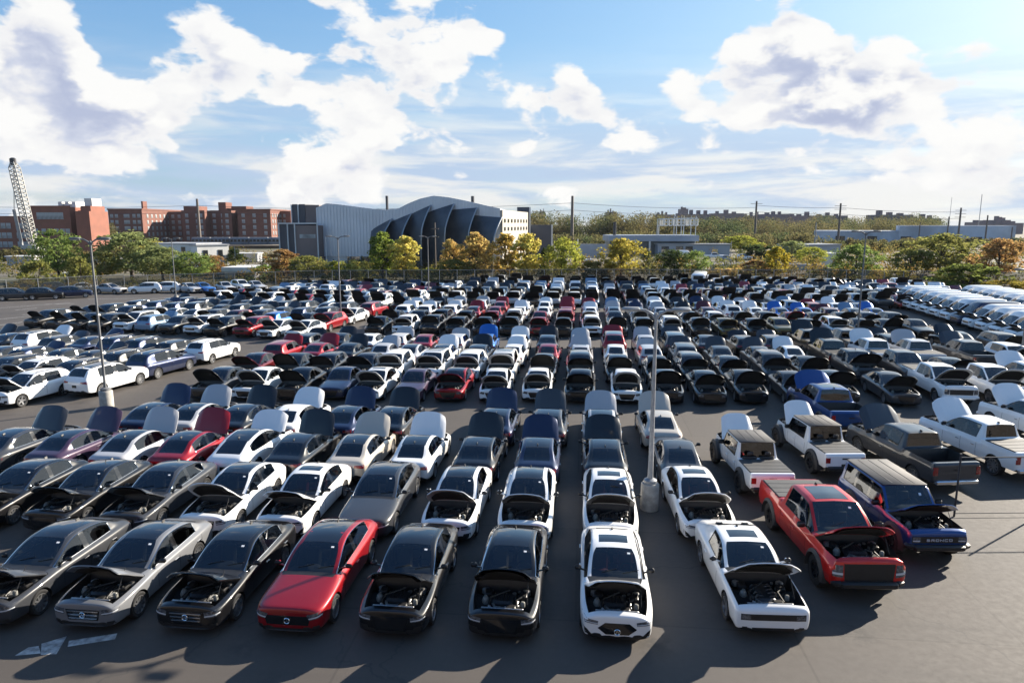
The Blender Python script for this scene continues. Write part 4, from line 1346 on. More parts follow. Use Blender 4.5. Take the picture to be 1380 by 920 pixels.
ORD = ['first', 'second', 'third', 'fourth', 'fifth', 'sixth', 'seventh', 'eighth', 'ninth', 'tenth', 'eleventh', 'twelfth', 'thirteenth', 'fourteenth', 'fifteenth', 'sixteenth', 'seventeenth', 'eighteenth', 'nineteenth', 'twentieth',
       'twenty-first', 'twenty-second', 'twenty-third', 'twenty-fourth', 'twenty-fifth', 'twenty-sixth', 'twenty-seventh', 'twenty-eighth', 'twenty-ninth', 'thirtieth']
def in_view(X, Y, z=.9, mx=25):
    x, y = to_px(X, Y, z)
    return -mx < x < 1380 + mx and y < 960
def vehicle(var, ck, X, Y, head, opened, lod, hood=48, bed='cover', label=None, group=None):
    nm, ty, cat = KIND[var]
    NCAR[0] += 1
    return place(var, nm, X, Y, head, COL[ck][0], opened, lod, hood, bed, label=label, cat=cat, group=group)
def row(cars, phrase, group, lod, hood=48):
    """cars: (var, colour, X, Yref, facing 'f' nose to camera / 'b' rear to camera, hood open, extra heading, custom label, bed). Yref = the end nearest the camera"""
    cars = [c for c in cars if in_view(c[2], c[3] + 2.2)]
    cars.sort(key=lambda c: to_px(c[2], c[3] + 2, .9)[0])
    for i, c in enumerate(cars):
        var, ck, X, Y, fc, op, dh, lab, bed = c
        L = SPEC[VAR[var][0]]['L']
        hd = (0 if fc == 'f' else math.pi) + dh
        cx = X + math.sin(dh) * L / 2 * (-1 if fc == 'f' else -1)
        cy = Y + L / 2 * math.cos(dh)
        if lab is None:
            ty = KIND[var][1]
            lab = '%s %s %s, %s from the left in %s' % (COL[ck][1], ty, 'with raised hood' if op else 'with closed hood', ORD[i], phrase)
        vehicle(var, ck, cx, cy, hd, op, lod, (hood if hood != 48 or fc == 'f' else 58) + random.uniform(-8, 8), bed, lab, group)

LUX, SPO, ACU, PLN, EVF, CPE = 'lux_sedan', 'sport_sedan', 'acura_sedan', 'plain_sedan', 'ev_fastback', 'coupe'
def j(a=.03): return random.uniform(-a, a)
# row 1, noses to the camera
r1 = []
for (var, ck, X, op, lab) in [(PLN, 's', -18.3, True, 'silver sedan cut off by the left photo edge in the front row'),
        (LUX, 'g', -15.15, True, 'dark grey sedan with raised hood, behind the painted arrow at far left'),
        (LUX, 't', -12.45, True, 'grey sedan with slatted grille and star emblem above the painted bars'),
        (LUX, 'k', -9.8, True, 'black sedan with chrome slatted grille left of the red fastback'),
        (EVF, 'r', -7.2, False, 'red fastback with closed hood and black glass roof in front row'),
        (SPO, 'k', -4.6, True, 'black open-hooded sedan directly right of the closed red fastback'),
        (SPO, 'k', -1.85, True, 'black open-hooded sedan directly left of the white front-row sedan'),
        (ACU, 'w', 1.02, True, 'white sedan with black sunroof and pentagon grille in front row')]:
    r1.append((var, ck, X, 15.55 + .06 * X, 'f', op, j(.012), lab, 'cover'))
row(r1, 'the front row', 'cars parked in the front row', 2, 40)
# row 2
r2 = []
for (var, ck, X, op, lab) in [(LUX, 'k', -20.4, True, None), (SPO, 'k', -17.75, True, None), (LUX, 'g', -15.1, True, None), (LUX, 'w', -12.35, True, None), (ACU, 'w', -9.75, True, None),
        (EVF, 'g', -7.0, False, 'dark grey fastback with closed hood behind the red fastback'), (SPO, 'w', -4.25, True, None), (SPO, 'w', -1.72, True, None), (ACU, 'w', 1.08, True, 'white open-hooded sedan with sunroof beside the nearest lamp post, second row')]:
    r2.append((var, ck, X, 20.75 + .05 * X, 'f', op, j(.012), lab, 'cover'))
row(r2, 'the second row', 'cars parked in the second row', 2, 41)
# row 3, tails to the camera
r3 = []
for (pxx, var, ck, lab) in [(-30, SPO, 'g', None), (52, LUX, 'p', None), (140, LUX, 's', None), (220, LUX, 'r', None), (300, EVF, 'w', None), (378, SPO, 'k', None), (463, LUX, 'c', None), (548, SPO, 'w', None),
        (636, SPO, 'k', None), (722, SPO, 'n', None), (817, SPO, 'k', None), (922, PLN, 'g', None)]:
    Y = 25.55
    X = X_at(pxx, Y, 1.0); Y += .04 * X
    X = X_at(pxx, Y, 1.0)
    r3.append((var, ck, X, Y, 'b', pxx != 922, j(.02), lab, 'cover'))
row(r3, 'the third row', 'cars parked in the third row', 2, 60)
# row 4
r4 = []
for (pxx, var, ck) in [(175, SPO, 'n'), (235, LUX, 's'), (303, SPO, 'k'), (374, PLN, 'w'), (450, SPO, 'n'), (518, SPO, 'k'), (664, LUX, 'n'), (737, LUX, 'g'), (812, LUX, 's'), (895, PLN, 'c')]:
    Y = 30.15
    X = X_at(pxx, Y, 1.0); Y += .04 * X; X = X_at(pxx, Y, 1.0)
    r4.append((var, ck, X, Y, 'b', True, j(.02), None, 'cover'))
row(r4, 'the fourth row', 'cars parked in the fourth row', 2, 60)
# the odd group of coupe, trucks and off-roaders at the right
def by_wheels(var, ck, pf, pr, side, label, opened=True, hood=48, bed='cover', lod=2, group='trucks and off-roaders at the right'):
    """pf/pr: pixels of the front and rear wheel contact on one flank; side +1 if that flank is the car's own +x side"""
    sp = SPEC[VAR[var][0]]
    a = ground(*pf); b = ground(*pr)
    d = (b - a).normalized()                       # from nose to tail
    ang = math.atan2(-d.x, d.y)
    ex = Vector((math.cos(ang), math.sin(ang), 0))
    tx = max(r[1] for r in sp['rows']) - .08
    mid_ax = (sp['axles'][0] + sp['axles'][1]) / 2 - sp['L'] / 2
    c = (a + b) / 2 - ex * (tx * side) - d * mid_ax
    return vehicle(var, ck, c.x, c.y, ang, opened, lod, hood, bed, label, group)
by_wheels('coupe', 'w', (980, 836), (944, 757), -1, 'white two-door coupe with black sunroof, nearest car at front right', hood=40)
by_wheels('acura_sedan', 'w', (917, 725), (893, 668), -1, 'white open-hooded sedan behind the white coupe, right of the lamp post', hood=40)
by_wheels('raptor', 'f', (1098, 786), (1038, 712), -1, 'red pickup truck with dark bed cover and open hood', hood=36)
by_wheels('boxy_suv', 'e', (1212, 752), (1140, 690), -1, 'blue boxy SUV with grey hardtop and lettered grille', hood=33)
def rear_car(var, ck, pxx, Yr, dh, label, bed='cover', hood=50):
    sp = SPEC[VAR[var][0]]; X = X_at(pxx, Yr, 1.0)
    L = sp['L']
    vehicle(var, ck, X - math.sin(dh) * L / 2, Yr + L / 2 * math.cos(dh), math.pi + dh, True, 2, hood, bed, label, 'trucks and off-roaders at the right')
rear_car('jeep_pickup', 'w', 1042, 25.0, R(5), 'white off-road pickup with grey hardtop nearest the lamp post')
rear_car('jeep_pickup', 'w', 1140, 27.6, R(7), 'white off-road pickup with grey hardtop behind the red pickup')
rear_car('pickup', 'g', 1290, 26.6, R(11), 'dark grey pickup truck with open empty bed behind the blue boxy SUV', 'bed')
rear_car('pickup', 'w', 1400, 28.2, R(11), 'white pickup truck with tan bed cover at the right edge')
rear_car('raptor', 'e', 1148, 33.6, R(4), 'blue pickup truck with raised blue hood beyond the off-road pickups', 'bed')
rear_car('pickup', 'w', 1475, 31.5, R(9), 'white pickup with raised hood cut off by right photo edge')

# rows 5-8
XC = [-22.2, -19.6, -17.2, -14.7, -12.5, -10.05, -7.55, -5.05, -2.5, 0.0, 2.6, 5.1, 7.54, 10.06, 12.8, 15.24, 18.4, 21.6, 24.6]
def block(rows_, y0, xc, phrase0, group, lod, slope=.065):
    names = ORD
    for ri, (face, cols, closed, vars_) in enumerate(rows_):
        cars = []
        for i, ck in enumerate(cols):
            if ck == '.' or i >= len(xc): continue
            X = xc[i] + j(.12)
            Y = y0[ri] + slope * X + j(.25)
            v = vars_.get(i)
            if v is None: v = random.choice([SPO, PLN, 'compact_sedan', ACU, 'compact_sedan', LUX, 'suv', 'hatchback', 'large_suv'] if ck not in 'k' else [SPO, 'compact_sedan', LUX, PLN, 'suv_rails', 'hatchback'])
            cars.append((v, ck, X, Y, face, i not in closed and (random.random() > .1 or (phrase0 == 5 and ri == 0)), j(.03), None, random.choice(['bed', 'cover'])))
        row(cars, 'the %s row' % ORD[phrase0 + ri - 1], group, lod)
PU, SV = 'pickup', 'suv'
block([('f', 'gwknwprwwkwkkkgkgww', {3, 5}, {0: SPO, 6: SPO, 7: 'compact_sedan', 8: 'compact_sedan', 16: PLN, 17: PU, 18: PU}),
       ('f', 'mkkgwwwwgkkkkkgkkgks', set(), {4: SV, 16: PU, 17: PU}),
       ('b', 'rrksswkwrswsgggwkwsk', {4}, {0: SV, 16: PU, 17: PU, 18: PU}),
       ('b', 'kkwsrsbwksrsggkgkgkw', {4}, {16: PU, 17: PU, 18: SV})],
      [38.7, 43.5, 48.4, 53.1], XC, 5, 'cars in the middle block beyond the second aisle', 1)
XC3 = [-19.2 + 2.52 * k for k in range(21)]
block([('f', 'kwkkkkrkwkkwkokokwkkk', set(), {11: SV}),
       ('f', 'kkkkrwrrskwkkwkkrokgk', set(), {}),
       ('b', 'wwwrrwwrwsnskmwwbbmlb', set(), {0: SV, 1: SV, 2: SV}),
       ('b', 'wkssrwwrrlnwknwswlrws', set(), {3: SV})],
      [62.8, 67.6, 72.4, 77.2], XC3, 9, 'cars in the third block', 1)
print('cars so far', NCAR[0])
# the block left of the diagonal drive
TH = R(8)
U = Vector((math.sin(TH), math.cos(TH), 0)); Vv = Vector((-math.cos(TH), math.sin(TH), 0))
def bare(X, Y):
    """true on the empty asphalt beyond the left blocks"""
    x, y = to_px(X, Y, 0)
    return y < np.interp(x, [-60, 0, 210, 330, 420, 460], [452, 445, 421, 402, 391, 386])
def lblock(o, nrow, ncol, phrase, group, lod, faces, special, skip=()):
    for r_ in range(nrow):
        lst = []
        for c_ in range(ncol):
            if (r_, c_) in skip: continue
            p = o + U * (r_ * 4.95 + j(.25)) + Vv * (c_ * 2.62 + j(.12))
            var, ck, fc, op = special.get((r_, c_), (random.choice([SV, 'suv_rails', 'large_suv', 'hatchback', 'compact_sedan', SPO]), random.choice('kkgnkkgkwnkgskmk'), faces[r_], random.random() < .8))
            if not in_view(p.x, p.y + 2) or bare(p.x, p.y): continue
            lst.append((to_px(p.x, p.y + 2, .9)[0], var, ck, fc, op, p))
        lst.sort(key=lambda t: t[0])
        for i, (_, var, ck, fc, op, p) in enumerate(lst):
            L = SPEC[VAR[var][0]]['L']
            c = p + U * (L / 2)
            lab = '%s %s %s, %s from left in %s row, %s' % (COL[ck][1], KIND[var][1], 'with raised hood' if op else 'with closed hood', ORD[i], ORD[r_], phrase)
            if (r_, var, ck) == (0, 'large_suv', 'w') and not op and phrase == 'near left block': lab = 'white SUV with closed hood beside the left lamp post'
            vehicle(var, ck, c.x, c.y, (0 if fc == 'f' else math.pi) - TH + j(.03), op, lod, 48 + j(5), 'cover', lab, group)
lblock(Vector((-30.0, 37.0, 0)), 3, 11, 'near left block', 'cars in the left block', 2, 'fbb',
       {(0, 0): ('large_suv', 'w', 'b', False), (1, 0): ('large_suv', 'n', 'b', False), (2, 0): (SV, 'w', 'b', False), (0, 1): ('suv_rails', 'k', 'f', True), (0, 2): (SV, 'w', 'f', True), (0, 3): (SV, 'k', 'f', True)})
vehicle(SV, 'w', -32.4, 36.6, -TH, True, 2, 46, 'cover', 'white SUV with open hood at far left, facing the camera', 'cars in the left block')
lblock(Vector((-25.9, 58.2, 0)), 4, 13, 'far left block', 'cars in the second left block', 1, 'ffbb',
       {(0, 0): (PLN, 'w', 'f', True), (0, 1): (PLN, 'w', 'f', True), (0, 2): (SV, 'r', 'f', True), (0, 3): (SV, 'k', 'f', True), (1, 0): (SV, 'r', 'f', True), (1, 1): (SPO, 'k', 'f', True), (1, 2): (SV, 'b', 'b', False), (2, 0): (PLN, 'w', 'f', True), (3, 0): (SV, 'r', 'b', False), (0, 6): (SV, 'l', 'b', True)})
print('cars so far', NCAR[0])
# vans and cars along the right side, noses to the left
k_ = 0
vlist = []
for i in range(12):
    Y = 63.5 + i * 2.62
    vlist.append((37.3 + .075 * (Y - 64), Y, 'n' if i == 4 else 'w', 0, i))
for i in range(10):
    Y = 70.0 + i * 2.62
    vlist.append((45.2 + .075 * (Y - 64), Y, 'w', 1, i))
for (X, Y, ck, r_, i) in vlist:
    if not in_view(X + 1, Y): continue
    lab = '%s delivery van, %s from the camera in %s' % (COL[ck][1], ORD[i], 'the van row facing the aisle' if r_ == 0 else 'the rear van row')
    vehicle('van', ck, X + 2.97, Y, -math.pi / 2 + j(.02), r_ == 0, 1, 50, 'cover', lab, 'white delivery vans at the right')
for i in range(9):
    Y = 96.5 + i * 2.55
    X = 39.6 + .03 * (Y - 96)
    ck = random.choice('kgskwgn')
    vehicle(random.choice([SPO, PLN, SV]), ck, X + 2.4, Y, -math.pi / 2 + j(.03), True, 0, 50, 'cover', '%s car facing left, %s beyond the delivery vans' % (COL[ck][1], ORD[i]), 'cars beyond the vans')
for i, (X, Y, ck, v) in enumerate([(31.2, 60.5, 'k', SPO), (33.8, 58.0, 'g', SV), (28.2, 52.8, 'g', PU), (30.8, 46.5, 'k', SV), (27.6, 44.4, 'w', PU), (31.3, 52.5, 'w', SV)]):
    vehicle(v, ck, X, Y, 0 if i % 2 else math.pi, True, 1, 48, 'bed', '%s %s, %s of the loose cars near the right lamp post' % (COL[ck][1], KIND[v][1], ORD[i]), 'loose cars near the right lamp post')
# parked along the far left fence
for i, (x, y, ck, v, hd) in enumerate([(22, 407, 'g', SV, 2.0), (62, 406, 'k', SV, 2.0), (100, 404, 'n', SV, 2.2), (40, 398, 'k', PLN, 2.1), (80, 397, 'g', SV, 2.2), (118, 396, 'w', PLN, 2.2), (150, 398, 's', PLN, 1.4), (197, 398, 'w', SV, -1.2), (222, 397, 'w', SV, -1.2), (256, 397, 's', PLN, 1.0), (274, 396.5, 'b', PLN, 1.0), (304, 395.5, 's', PLN, .8), (325, 394, 'w', SV, .9), (345, 394, 's', PLN, .9)]):
    g = ground(x, y - 3)
    vehicle(v, ck, g.x, g.y, hd, False, 1, 48, 'cover', '%s %s, %s from left along the far left fence' % (COL[ck][1], KIND[v][1], ORD[i]), 'cars along the far left fence')
print('individual cars', NCAR[0])

# ---- everything farther back: one merged mass of cars
def attr_paint():
    m = bpy.data.materials.new('far_paint'); m.use_nodes = True
    b = NB(m.node_tree); p = b.n['Principled BSDF']
    at_ = b.new('ShaderNodeAttribute', attribute_name='paint')
    b.put(p.inputs['Base Color'], at_.outputs['Color'])
    p.inputs['Metallic'].default_value = .15; p.inputs['Roughness'].default_value = .3
    p.inputs['Coat Weight'].default_value = 1.0; p.inputs['Coat Roughness'].default_value = .05
    return m
FARG = mat('far_glass', (.012, .014, .016), .06, coat=1.0)
FARMATS = [attr_paint(), FARG, BLACK, RUBBER]
def far_arrays(var):
    sp = SPEC[VAR[var][0]]
    V, F, FM = loft(sp)
    me = mesh('tmp', V, F); me.polygons.foreach_set('material_index', FM)
    o = bpy.data.objects.new('tmp', me); C.objects.link(o)
    ss = o.modifiers.new('s', 'SUBSURF'); ss.levels = 1
    dg = bpy.context.evaluated_depsgraph_get()
    res = bpy.data.meshes.new_from_object(o.evaluated_get(dg), depsgraph=dg)
    bpy.data.objects.remove(o)
    mp = {0: 0, 1: 1, 2: 1, 3: 1, 4: 2, 5: 2, 6: 2, 7: 2, 8: 2}
    Vv_ = [tuple(v.co) for v in res.vertices]
    out_f = [(tuple(p.vertices), mp[p.material_index]) for p in res.polygons]
    # raised hood
    hv = {}; hf = []
    ys = [res.vertices[i].co for p in res.polygons if p.material_index == 4 for i in p.vertices]
    if ys:
        ymax = max(c.y for c in ys); zh = max(c.z for c in ys if c.y > ymax - .03)
        rot = Matrix.Rotation(R(-52), 3, 'X'); piv = Vector((0, ymax, zh))
        for p in res.polygons:
            if p.material_index == 4:
                a = []; b2 = []
                for i in p.vertices:
                    if i not in hv:
                        q = rot @ (res.vertices[i].co - piv) + piv
                        q2 = rot @ (res.vertices[i].co - piv - Vector((0, 0, .04))) + piv
                        hv[i] = (len(Vv_), len(Vv_) + 1); Vv_.append(tuple(q)); Vv_.append(tuple(q2))
                    a.append(hv[i][0]); b2.append(hv[i][1])
                hf.append((tuple(a), 0)); hf.append((tuple(reversed(b2)), 2))
    out_f += hf
    wb = MB()
    tx = max(r[1] for r in sp['rows']) - .08
    for sx in (1, -1):
        for ay in sp['axles']:
            wb.lathe([(0, .12 * sx), (sp['wr'], .12 * sx), (sp['wr'], -.1 * sx)], 12, 'X', (sx * tx, ay - sp['L'] / 2, sp['wr']))
    o_ = len(Vv_)
    Vv_ += wb.v; out_f += [(tuple(i + o_ for i in f), 3) for f in wb.f]
    return np.array(Vv_), out_f
FA = {v: far_arrays(v) for v in (SPO, SV, PU)}
fv = []; ff = []; fm = []; fcol = []
def far_car(var, ck, X, Y, hd):
    V, F = FA[var]
    c, s = math.cos(hd), math.sin(hd)
    o = sum(len(a) for a in fv)
    W = np.empty_like(V); W[:, 0] = V[:, 0] * c - V[:, 1] * s + X; W[:, 1] = V[:, 0] * s + V[:, 1] * c + Y; W[:, 2] = V[:, 2]
    fv.append(W)
    for f, m_ in F:
        ff.append(tuple(i + o for i in f)); fm.append(m_)
    fcol.append(np.tile(np.array([*COL[ck][0], 1.0]), (len(V), 1)))
nfar = 0
def far_pick(): return random.choice([SPO, SPO, SV, SV, SPO, PU])
for blk, (y0, rows_) in enumerate([(86.5, 'ffbb'), (110.5, 'ff')]):
    for ri, fc in enumerate(rows_):
        for k in range(-9 + blk, 22):
            X = 2.54 * k - 1.0 + j(.15); Y = y0 + ri * 4.8 + .035 * X + 2.4 + j(.3)
            if X < -17 + (Y - 86) * .10 - 4 or not in_view(X, Y): continue
            if blk == 1 and ri == 1 and X > 36: continue
            ck = random.choice('kkkgsswwknrmlkw')
            far_car(far_pick(), ck, X, Y, (0 if fc == 'f' else math.pi) + j(.04)); nfar += 1
for r_ in range(5):
    for c_ in range(13):
        p = Vector((-21.6, 82.0, 0)) + U * (r_ * 4.95) + Vv * (c_ * 2.62)
        if p.y > 112 + (p.x + 46) * .17 - 6 or p.x < -50 or bare(p.x, p.y): continue
        far_car(far_pick(), random.choice('kkgswwnklmrk'), p.x, p.y, (0 if r_ in (0, 1, 4) else math.pi) - TH + j(.04)); nfar += 1
print('far cars', nfar)
me = bpy.data.meshes.new('far_cars')
allv = np.concatenate(fv)
me.from_pydata(allv.tolist(), [], ff)
for m_ in FARMATS: me.materials.append(m_)
me.polygons.foreach_set('material_index', fm)
at_ = me.attributes.new('paint', 'FLOAT_COLOR', 'POINT')
at_.data.foreach_set('color', np.concatenate(fcol).ravel())
me.shade_smooth(); me.set_sharp_from_angle(angle=R(40))
tag(link('far_cars', me), 'dense rows of parked cars at the far end of the lot', 'cars', kind='stuff')
# ------------------------------------------------------------------ lamp posts
CONC = mat('concrete', (.42, .40, .36), .85, var=.35, vscale=4, bump=.3, bscale=30)
GALV = mat('galvanised', (.30, .31, .32), .5, metal=.2, var=.25, vscale=6)
DKPOLE = mat('dull_pole', (.15, .155, .16), .6, var=.2, vscale=4)
DKMET = mat('dark_metal', (.045, .045, .05), .5, metal=.3)
LENS = mat('lamp_lens', (.5, .5, .48), .3)
def lamp_post(X, Y, h, label, br=.33, bh=1.0, arm=.75, rz=0.0):
    far = Y > 30; GALV = DKPOLE if far else MATS['galvanised']; pr = .075 if far else .10
    r = empty('lamp_post', (X, Y, 0), rz)
    tag(r, label, 'lamp post', 'lamp posts of the lot')
    b = MB(); b.lathe([(0, 0), (br, 0), (br, bh - .05), (br - .04, bh), (0, bh)], 20, 'Z'); b.build('base', CONC, r, 40)
    b = MB(); b.lathe([(0, bh), (br * .72, bh), (br * .72, bh + .12), (.14, bh + .18), (0, bh + .18)], 16, 'Z'); b.build('base_cover', GALV, r, 40)
    b = MB(); b.tube([(0, 0, bh + .1), (0, 0, h)], pr, 12, r2=.05); b.build('pole', GALV, r, 60)
    for s in (-1, 1):
        b = MB(); b.tube([(0, 0, h - .25), (s * .14, 0, h - .05), (s * arm * .5, 0, h + .08), (s * arm, 0, h + .10)], .045, 8)
        a = b.build('arm', GALV, r, 60)
        b = MB(); b.box((s * (arm + .12), 0, h + .12), (.62, .30, .13), bev=.05); b.build('lamp_head', GALV, a, 40)
        b = MB(); b.box((s * (arm + .12), 0, h + .045), (.42, .2, .03)); b.build('lens', LENS, a)
lamp_post(2.62, 24.2, 7.25, 'grey twin-armed lamp post on concrete drum, nearest to the camera')
lamp_post(-26.8, 35.4, 9.4, 'tall twin-armed lamp post beside the white SUV at the left', br=.36)
lamp_post(-24.3, 67.1, 9.0, 'twin-armed lamp post at the diagonal drive before the dark building', br=.36, rz=.3)
lamp_post(-20.5, 90.8, 8.6, 'far lamp post standing below the dark curved shells', br=.36, rz=.3)
lamp_post(23.4, 60.2, 9.6, 'lamp post among the pickup trucks in the right middle', br=.36)
lamp_post(32.0, 52.6, 7.0, 'lamp post at the right photo edge before the delivery vans', br=.36)
g = ground(238, 409); lamp_post(g.x, g.y, 8.4, 'thin lamp post on the empty asphalt at left', br=.3)

# ------------------------------------------------------------------ fences
fr = empty('wire_fence', (13.4, 24.6, 0), R(7))
tag(fr, 'thin black fence with rails right of the blue boxy SUV', 'fence')
for k in range(4):
    b = MB(); b.tube([(k * 3.1, 0, 0), (k * 3.1, 0, 2.35)], .035, 8); b.build('post', DKMET, fr)
b = MB(); b.tube([(0, 0, 2.2), (9.4, 0, 2.2)], .022, 6); b.build('rail', DKMET, fr)
b = MB(); b.tube([(0, 0, .12), (9.4, 0, .12)], .014, 6); b.build('rail', DKMET, fr)
def scrim():
    m = bpy.data.materials.new('chain_mesh'); m.use_nodes = True
    b = NB(m.node_tree); p = b.n['Principled BSDF']
    p.inputs['Base Color'].default_value = (.03, .034, .03, 1); p.inputs['Roughness'].default_value = .8
    p.inputs['Alpha'].default_value = .55
    return m
SCR = scrim()
def far_fence(pts, h, label, step=3.0):
    p0 = Vector((*pts[0], 0))
    r = empty('chain_link_fence', p0)
    tag(r, label, 'fence')
    pm = MB(); pm.tube([(0, 0, 0), (0, 0, h)], .045, 6); pme = pm.me('post', GALV)
    for a, c in zip(pts[:-1], pts[1:]):
        a = Vector((*a, 0)); c = Vector((*c, 0)); L = (c - a).length; n = max(1, int(L / step))
        for k in range(n): link('post', pme, r, loc=a.lerp(c, k / n) - p0)
        b = MB(); b.tube([a - p0 + Vector((0, 0, h)), c - p0 + Vector((0, 0, h))], .035, 6); b.build('rail', GALV, r)
        d = (c - a).normalized(); nn = Vector((-d.y, d.x, 0)) * .02
        q = [a - p0 + nn, c - p0 + nn, c - p0 + nn + Vector((0, 0, h)), a - p0 + nn + Vector((0, 0, h))]
        link('wire_mesh', mesh('wire_mesh', q, [(0, 1, 2, 3)], SCR), r)
LE = [(x, y + 1.2) for x, y in LOT_END]
far_fence(LE[1:4], 2.6, 'dark screened fence along the empty left corner of the lot')
far_fence(LE[3:6], 2.4, 'chain-link fence at the far lot end below the dark building')
far_fence(LE[5:9], 2.4, 'chain-link fence at the far lot end on the right')

# ------------------------------------------------------------------ vegetation
def leaf_mat(name, ramp=None, scale=.06):
    m = bpy.data.materials.new(name); m.use_nodes = True
    b = NB(m.node_tree); b.n.clear()
    t = b.new('ShaderNodeTexCoord').outputs['Object']
    if ramp:
        c = b.ramp(b.noise(t, scale, 3, .6), ramp)
        geo = b.new('ShaderNodeNewGeometry')
    else:
        oi = b.new('ShaderNodeObjectInfo'); c = oi.outputs['Color']
    v = b.new('ShaderNodeHueSaturation')
    b.put(v.inputs['Hue'], b.smooth(b.noise(t, 1.1 if not ramp else .4, 3, .6), .25, .75, .485, .52))
    b.put(v.inputs['Value'], b.smooth(b.noise(t, 3.3 if not ramp else 1.0, 3, .7), .3, .7, .6, 1.35))
    b.put(v.inputs['Color'], c)
    df = b.new('ShaderNodeBsdfDiffuse'); b.put(df.inputs[0], v.outputs[0])
    tr = b.new('ShaderNodeBsdfTranslucent'); b.put(tr.inputs[0], v.outputs[0])
    mx = b.new('ShaderNodeMixShader'); mx.inputs[0].default_value = .58
    b.l.new(df.outputs[0], mx.inputs[1]); b.l.new(tr.outputs[0], mx.inputs[2])
    o = b.new('ShaderNodeOutputMaterial'); b.l.new(mx.outputs[0], o.inputs[0])
    return m
LEAF = leaf_mat('leaves')
BARK = mat('bark', (.075, .06, .048), .9, var=.4, vscale=6)
rng = np.random.default_rng(11)
def leaf_quads(centers, radii, per, size):
    """random leaf sprays round the clump centres; returns verts, faces"""
    V = []
    for c, r in zip(centers, radii):
        d = rng.normal(size=(per, 3)); d /= np.linalg.norm(d, axis=1)[:, None]
        p = c + d * (r * rng.random(per)[:, None] ** .45) * np.array([1, 1, .8])
        a = rng.normal(size=(per, 3)); a /= np.linalg.norm(a, axis=1)[:, None]
        bb = np.cross(a, rng.normal(size=(per, 3))); bb /= np.linalg.norm(bb, axis=1)[:, None]
        s = size * rng.uniform(.6, 1.3, per)[:, None]
        V.append(np.stack([p - a * s, p - bb * s * .55, p + a * s, p + bb * s * .55], 1).reshape(-1, 3))
    V = np.concatenate(V)
    n = len(V) // 4
    F = np.arange(n * 4).reshape(n, 4)
    return V, F
def crown_centers(kind, n, h, w):
    C_ = []; R_ = []
    for i in range(n):
        u = rng.random()
        if kind == 'ovate':
            z = h * (.16 + .82 * u ** .9); rad = w / 2 * (math.sin(math.pi * min(1, (u * .86 + .12))) ** .75)
        elif kind == 'round':
            z = h * (.22 + .74 * u); rad = w / 2 * math.sqrt(max(.04, 1 - (2 * u - .95) ** 2 * .92))
        elif kind == 'wide':
            z = h * (.35 + .6 * u); rad = w / 2 * math.sqrt(max(.03, 1 - (u * 1.0) ** 2 * .93))
        elif kind == 'conifer':
            z = h * (.06 + .92 * u); rad = w / 2 * (1 - u) ** .8 + .1
        else:
            z = h * (.08 + .84 * u); rad = w / 2 * math.sqrt(max(.05, 1 - u ** 2 * .9))
        an = rng.random() * 6.283
        k = rng.random() ** .4 * rng.uniform(.7, 1.25)
        C_.append(np.array([math.cos(an) * rad * k, math.sin(an) * rad * k, z])); R_.append(rng.uniform(.065, .17) * min(w, h) * (1.0 if kind != 'conifer' else .7))
    return C_, R_
TREES = {}
def tree_proto(kind, seed, h=8.0, w=5.0, n=60, per=34, leaf=.21, gap=1.0):
    global rng
    key = (kind, seed, h, w)
    if key in TREES: return TREES[key]
    rng = np.random.default_rng(seed)
    cs, rs = crown_centers(kind, n, h, w)
    V, F = leaf_quads(cs, [r * gap for r in rs], per, leaf)
    crown = bpy.data.meshes.new('crown'); crown.from_pydata(V.tolist(), [], F.tolist()); crown.materials.append(LEAF)
    b = MB()
    tr = .028 * h
    if kind in ('shrub',):
        for k in range(7):
            c = cs[k]; b.tube([(c[0] * .1, c[1] * .1, 0), (c[0] * .5, c[1] * .5, c[2] * .55), tuple(c)], [.05, .035, .012], 5)
    else:
        top = h * (.72 if kind != 'conifer' else .95)
        b.tube([(0, 0, -.1), (.04, .03, h * .2), (-.05, .05, h * .45), (.03, -.03, top)], [tr, tr * .8, tr * .55, tr * .15], 8)
        for k in range(0, min(len(cs), 16)):
            c = cs[k]; z0 = max(h * .15, c[2] * .55)
            b.tube([(0, 0, z0), (c[0] * .5, c[1] * .5, z0 + (c[2] - z0) * .6), tuple(c)], [tr * .34, tr * .2, tr * .06], 5)
    trunk = b.me('trunk', BARK, 60)
    TREES[key] = (crown, trunk)
    return TREES[key]
def tree(px, ytop, wpx, d, kind, seed, color, label, cat='tree', name=None, group='trees beyond the lot', zbase=0.0, dens=None):
    """px: pixel column; ytop: pixel row of its top; wpx: crown width in pixels; d: ground distance"""
    p = at(px, 302, d)
    top = at(px, ytop, d).z
    sc = d / FPX
    H, W_ = max(1.0, (top - zbase) * 1.03), wpx * sc * 1.22
    pr = {'ovate': (8.0, 4.6), 'round': (8.0, 7.0), 'wide': (8.0, 10.0), 'conifer': (8.0, 4.0), 'shrub': (3.0, 4.0)}[kind]
    a = dict(n=84, per=52, leaf=.21) if dens is None else dens
    if kind == 'shrub' and dens is None: a = dict(n=60, per=46, leaf=.14)
    cr, tk = tree_proto(kind, seed, pr[0], pr[1], **a)
    nm = name or {'shrub': 'shrub', 'conifer': 'conifer_tree'}.get(kind, 'broadleaf_tree')
    r = empty(nm, (p.x, p.y, zbase), random.uniform(0, 6.28))
    r.scale = (W_ / pr[1], W_ / pr[1], H / pr[0])
    tag(r, label, cat, group)
    o = link('crown', cr, r); o.color = (*color, 1)
    link('trunk', tk, r)
    return r
YEL = (.58, .50, .13); ORG = (.58, .42, .15); YGR = (.33, .34, .06); GRN = (.19, .25, .07); OLV = (.24, .24, .07); DGR = (.06, .085, .03); WIL = (.23, .26, .10); BRN = (.36, .22, .09)
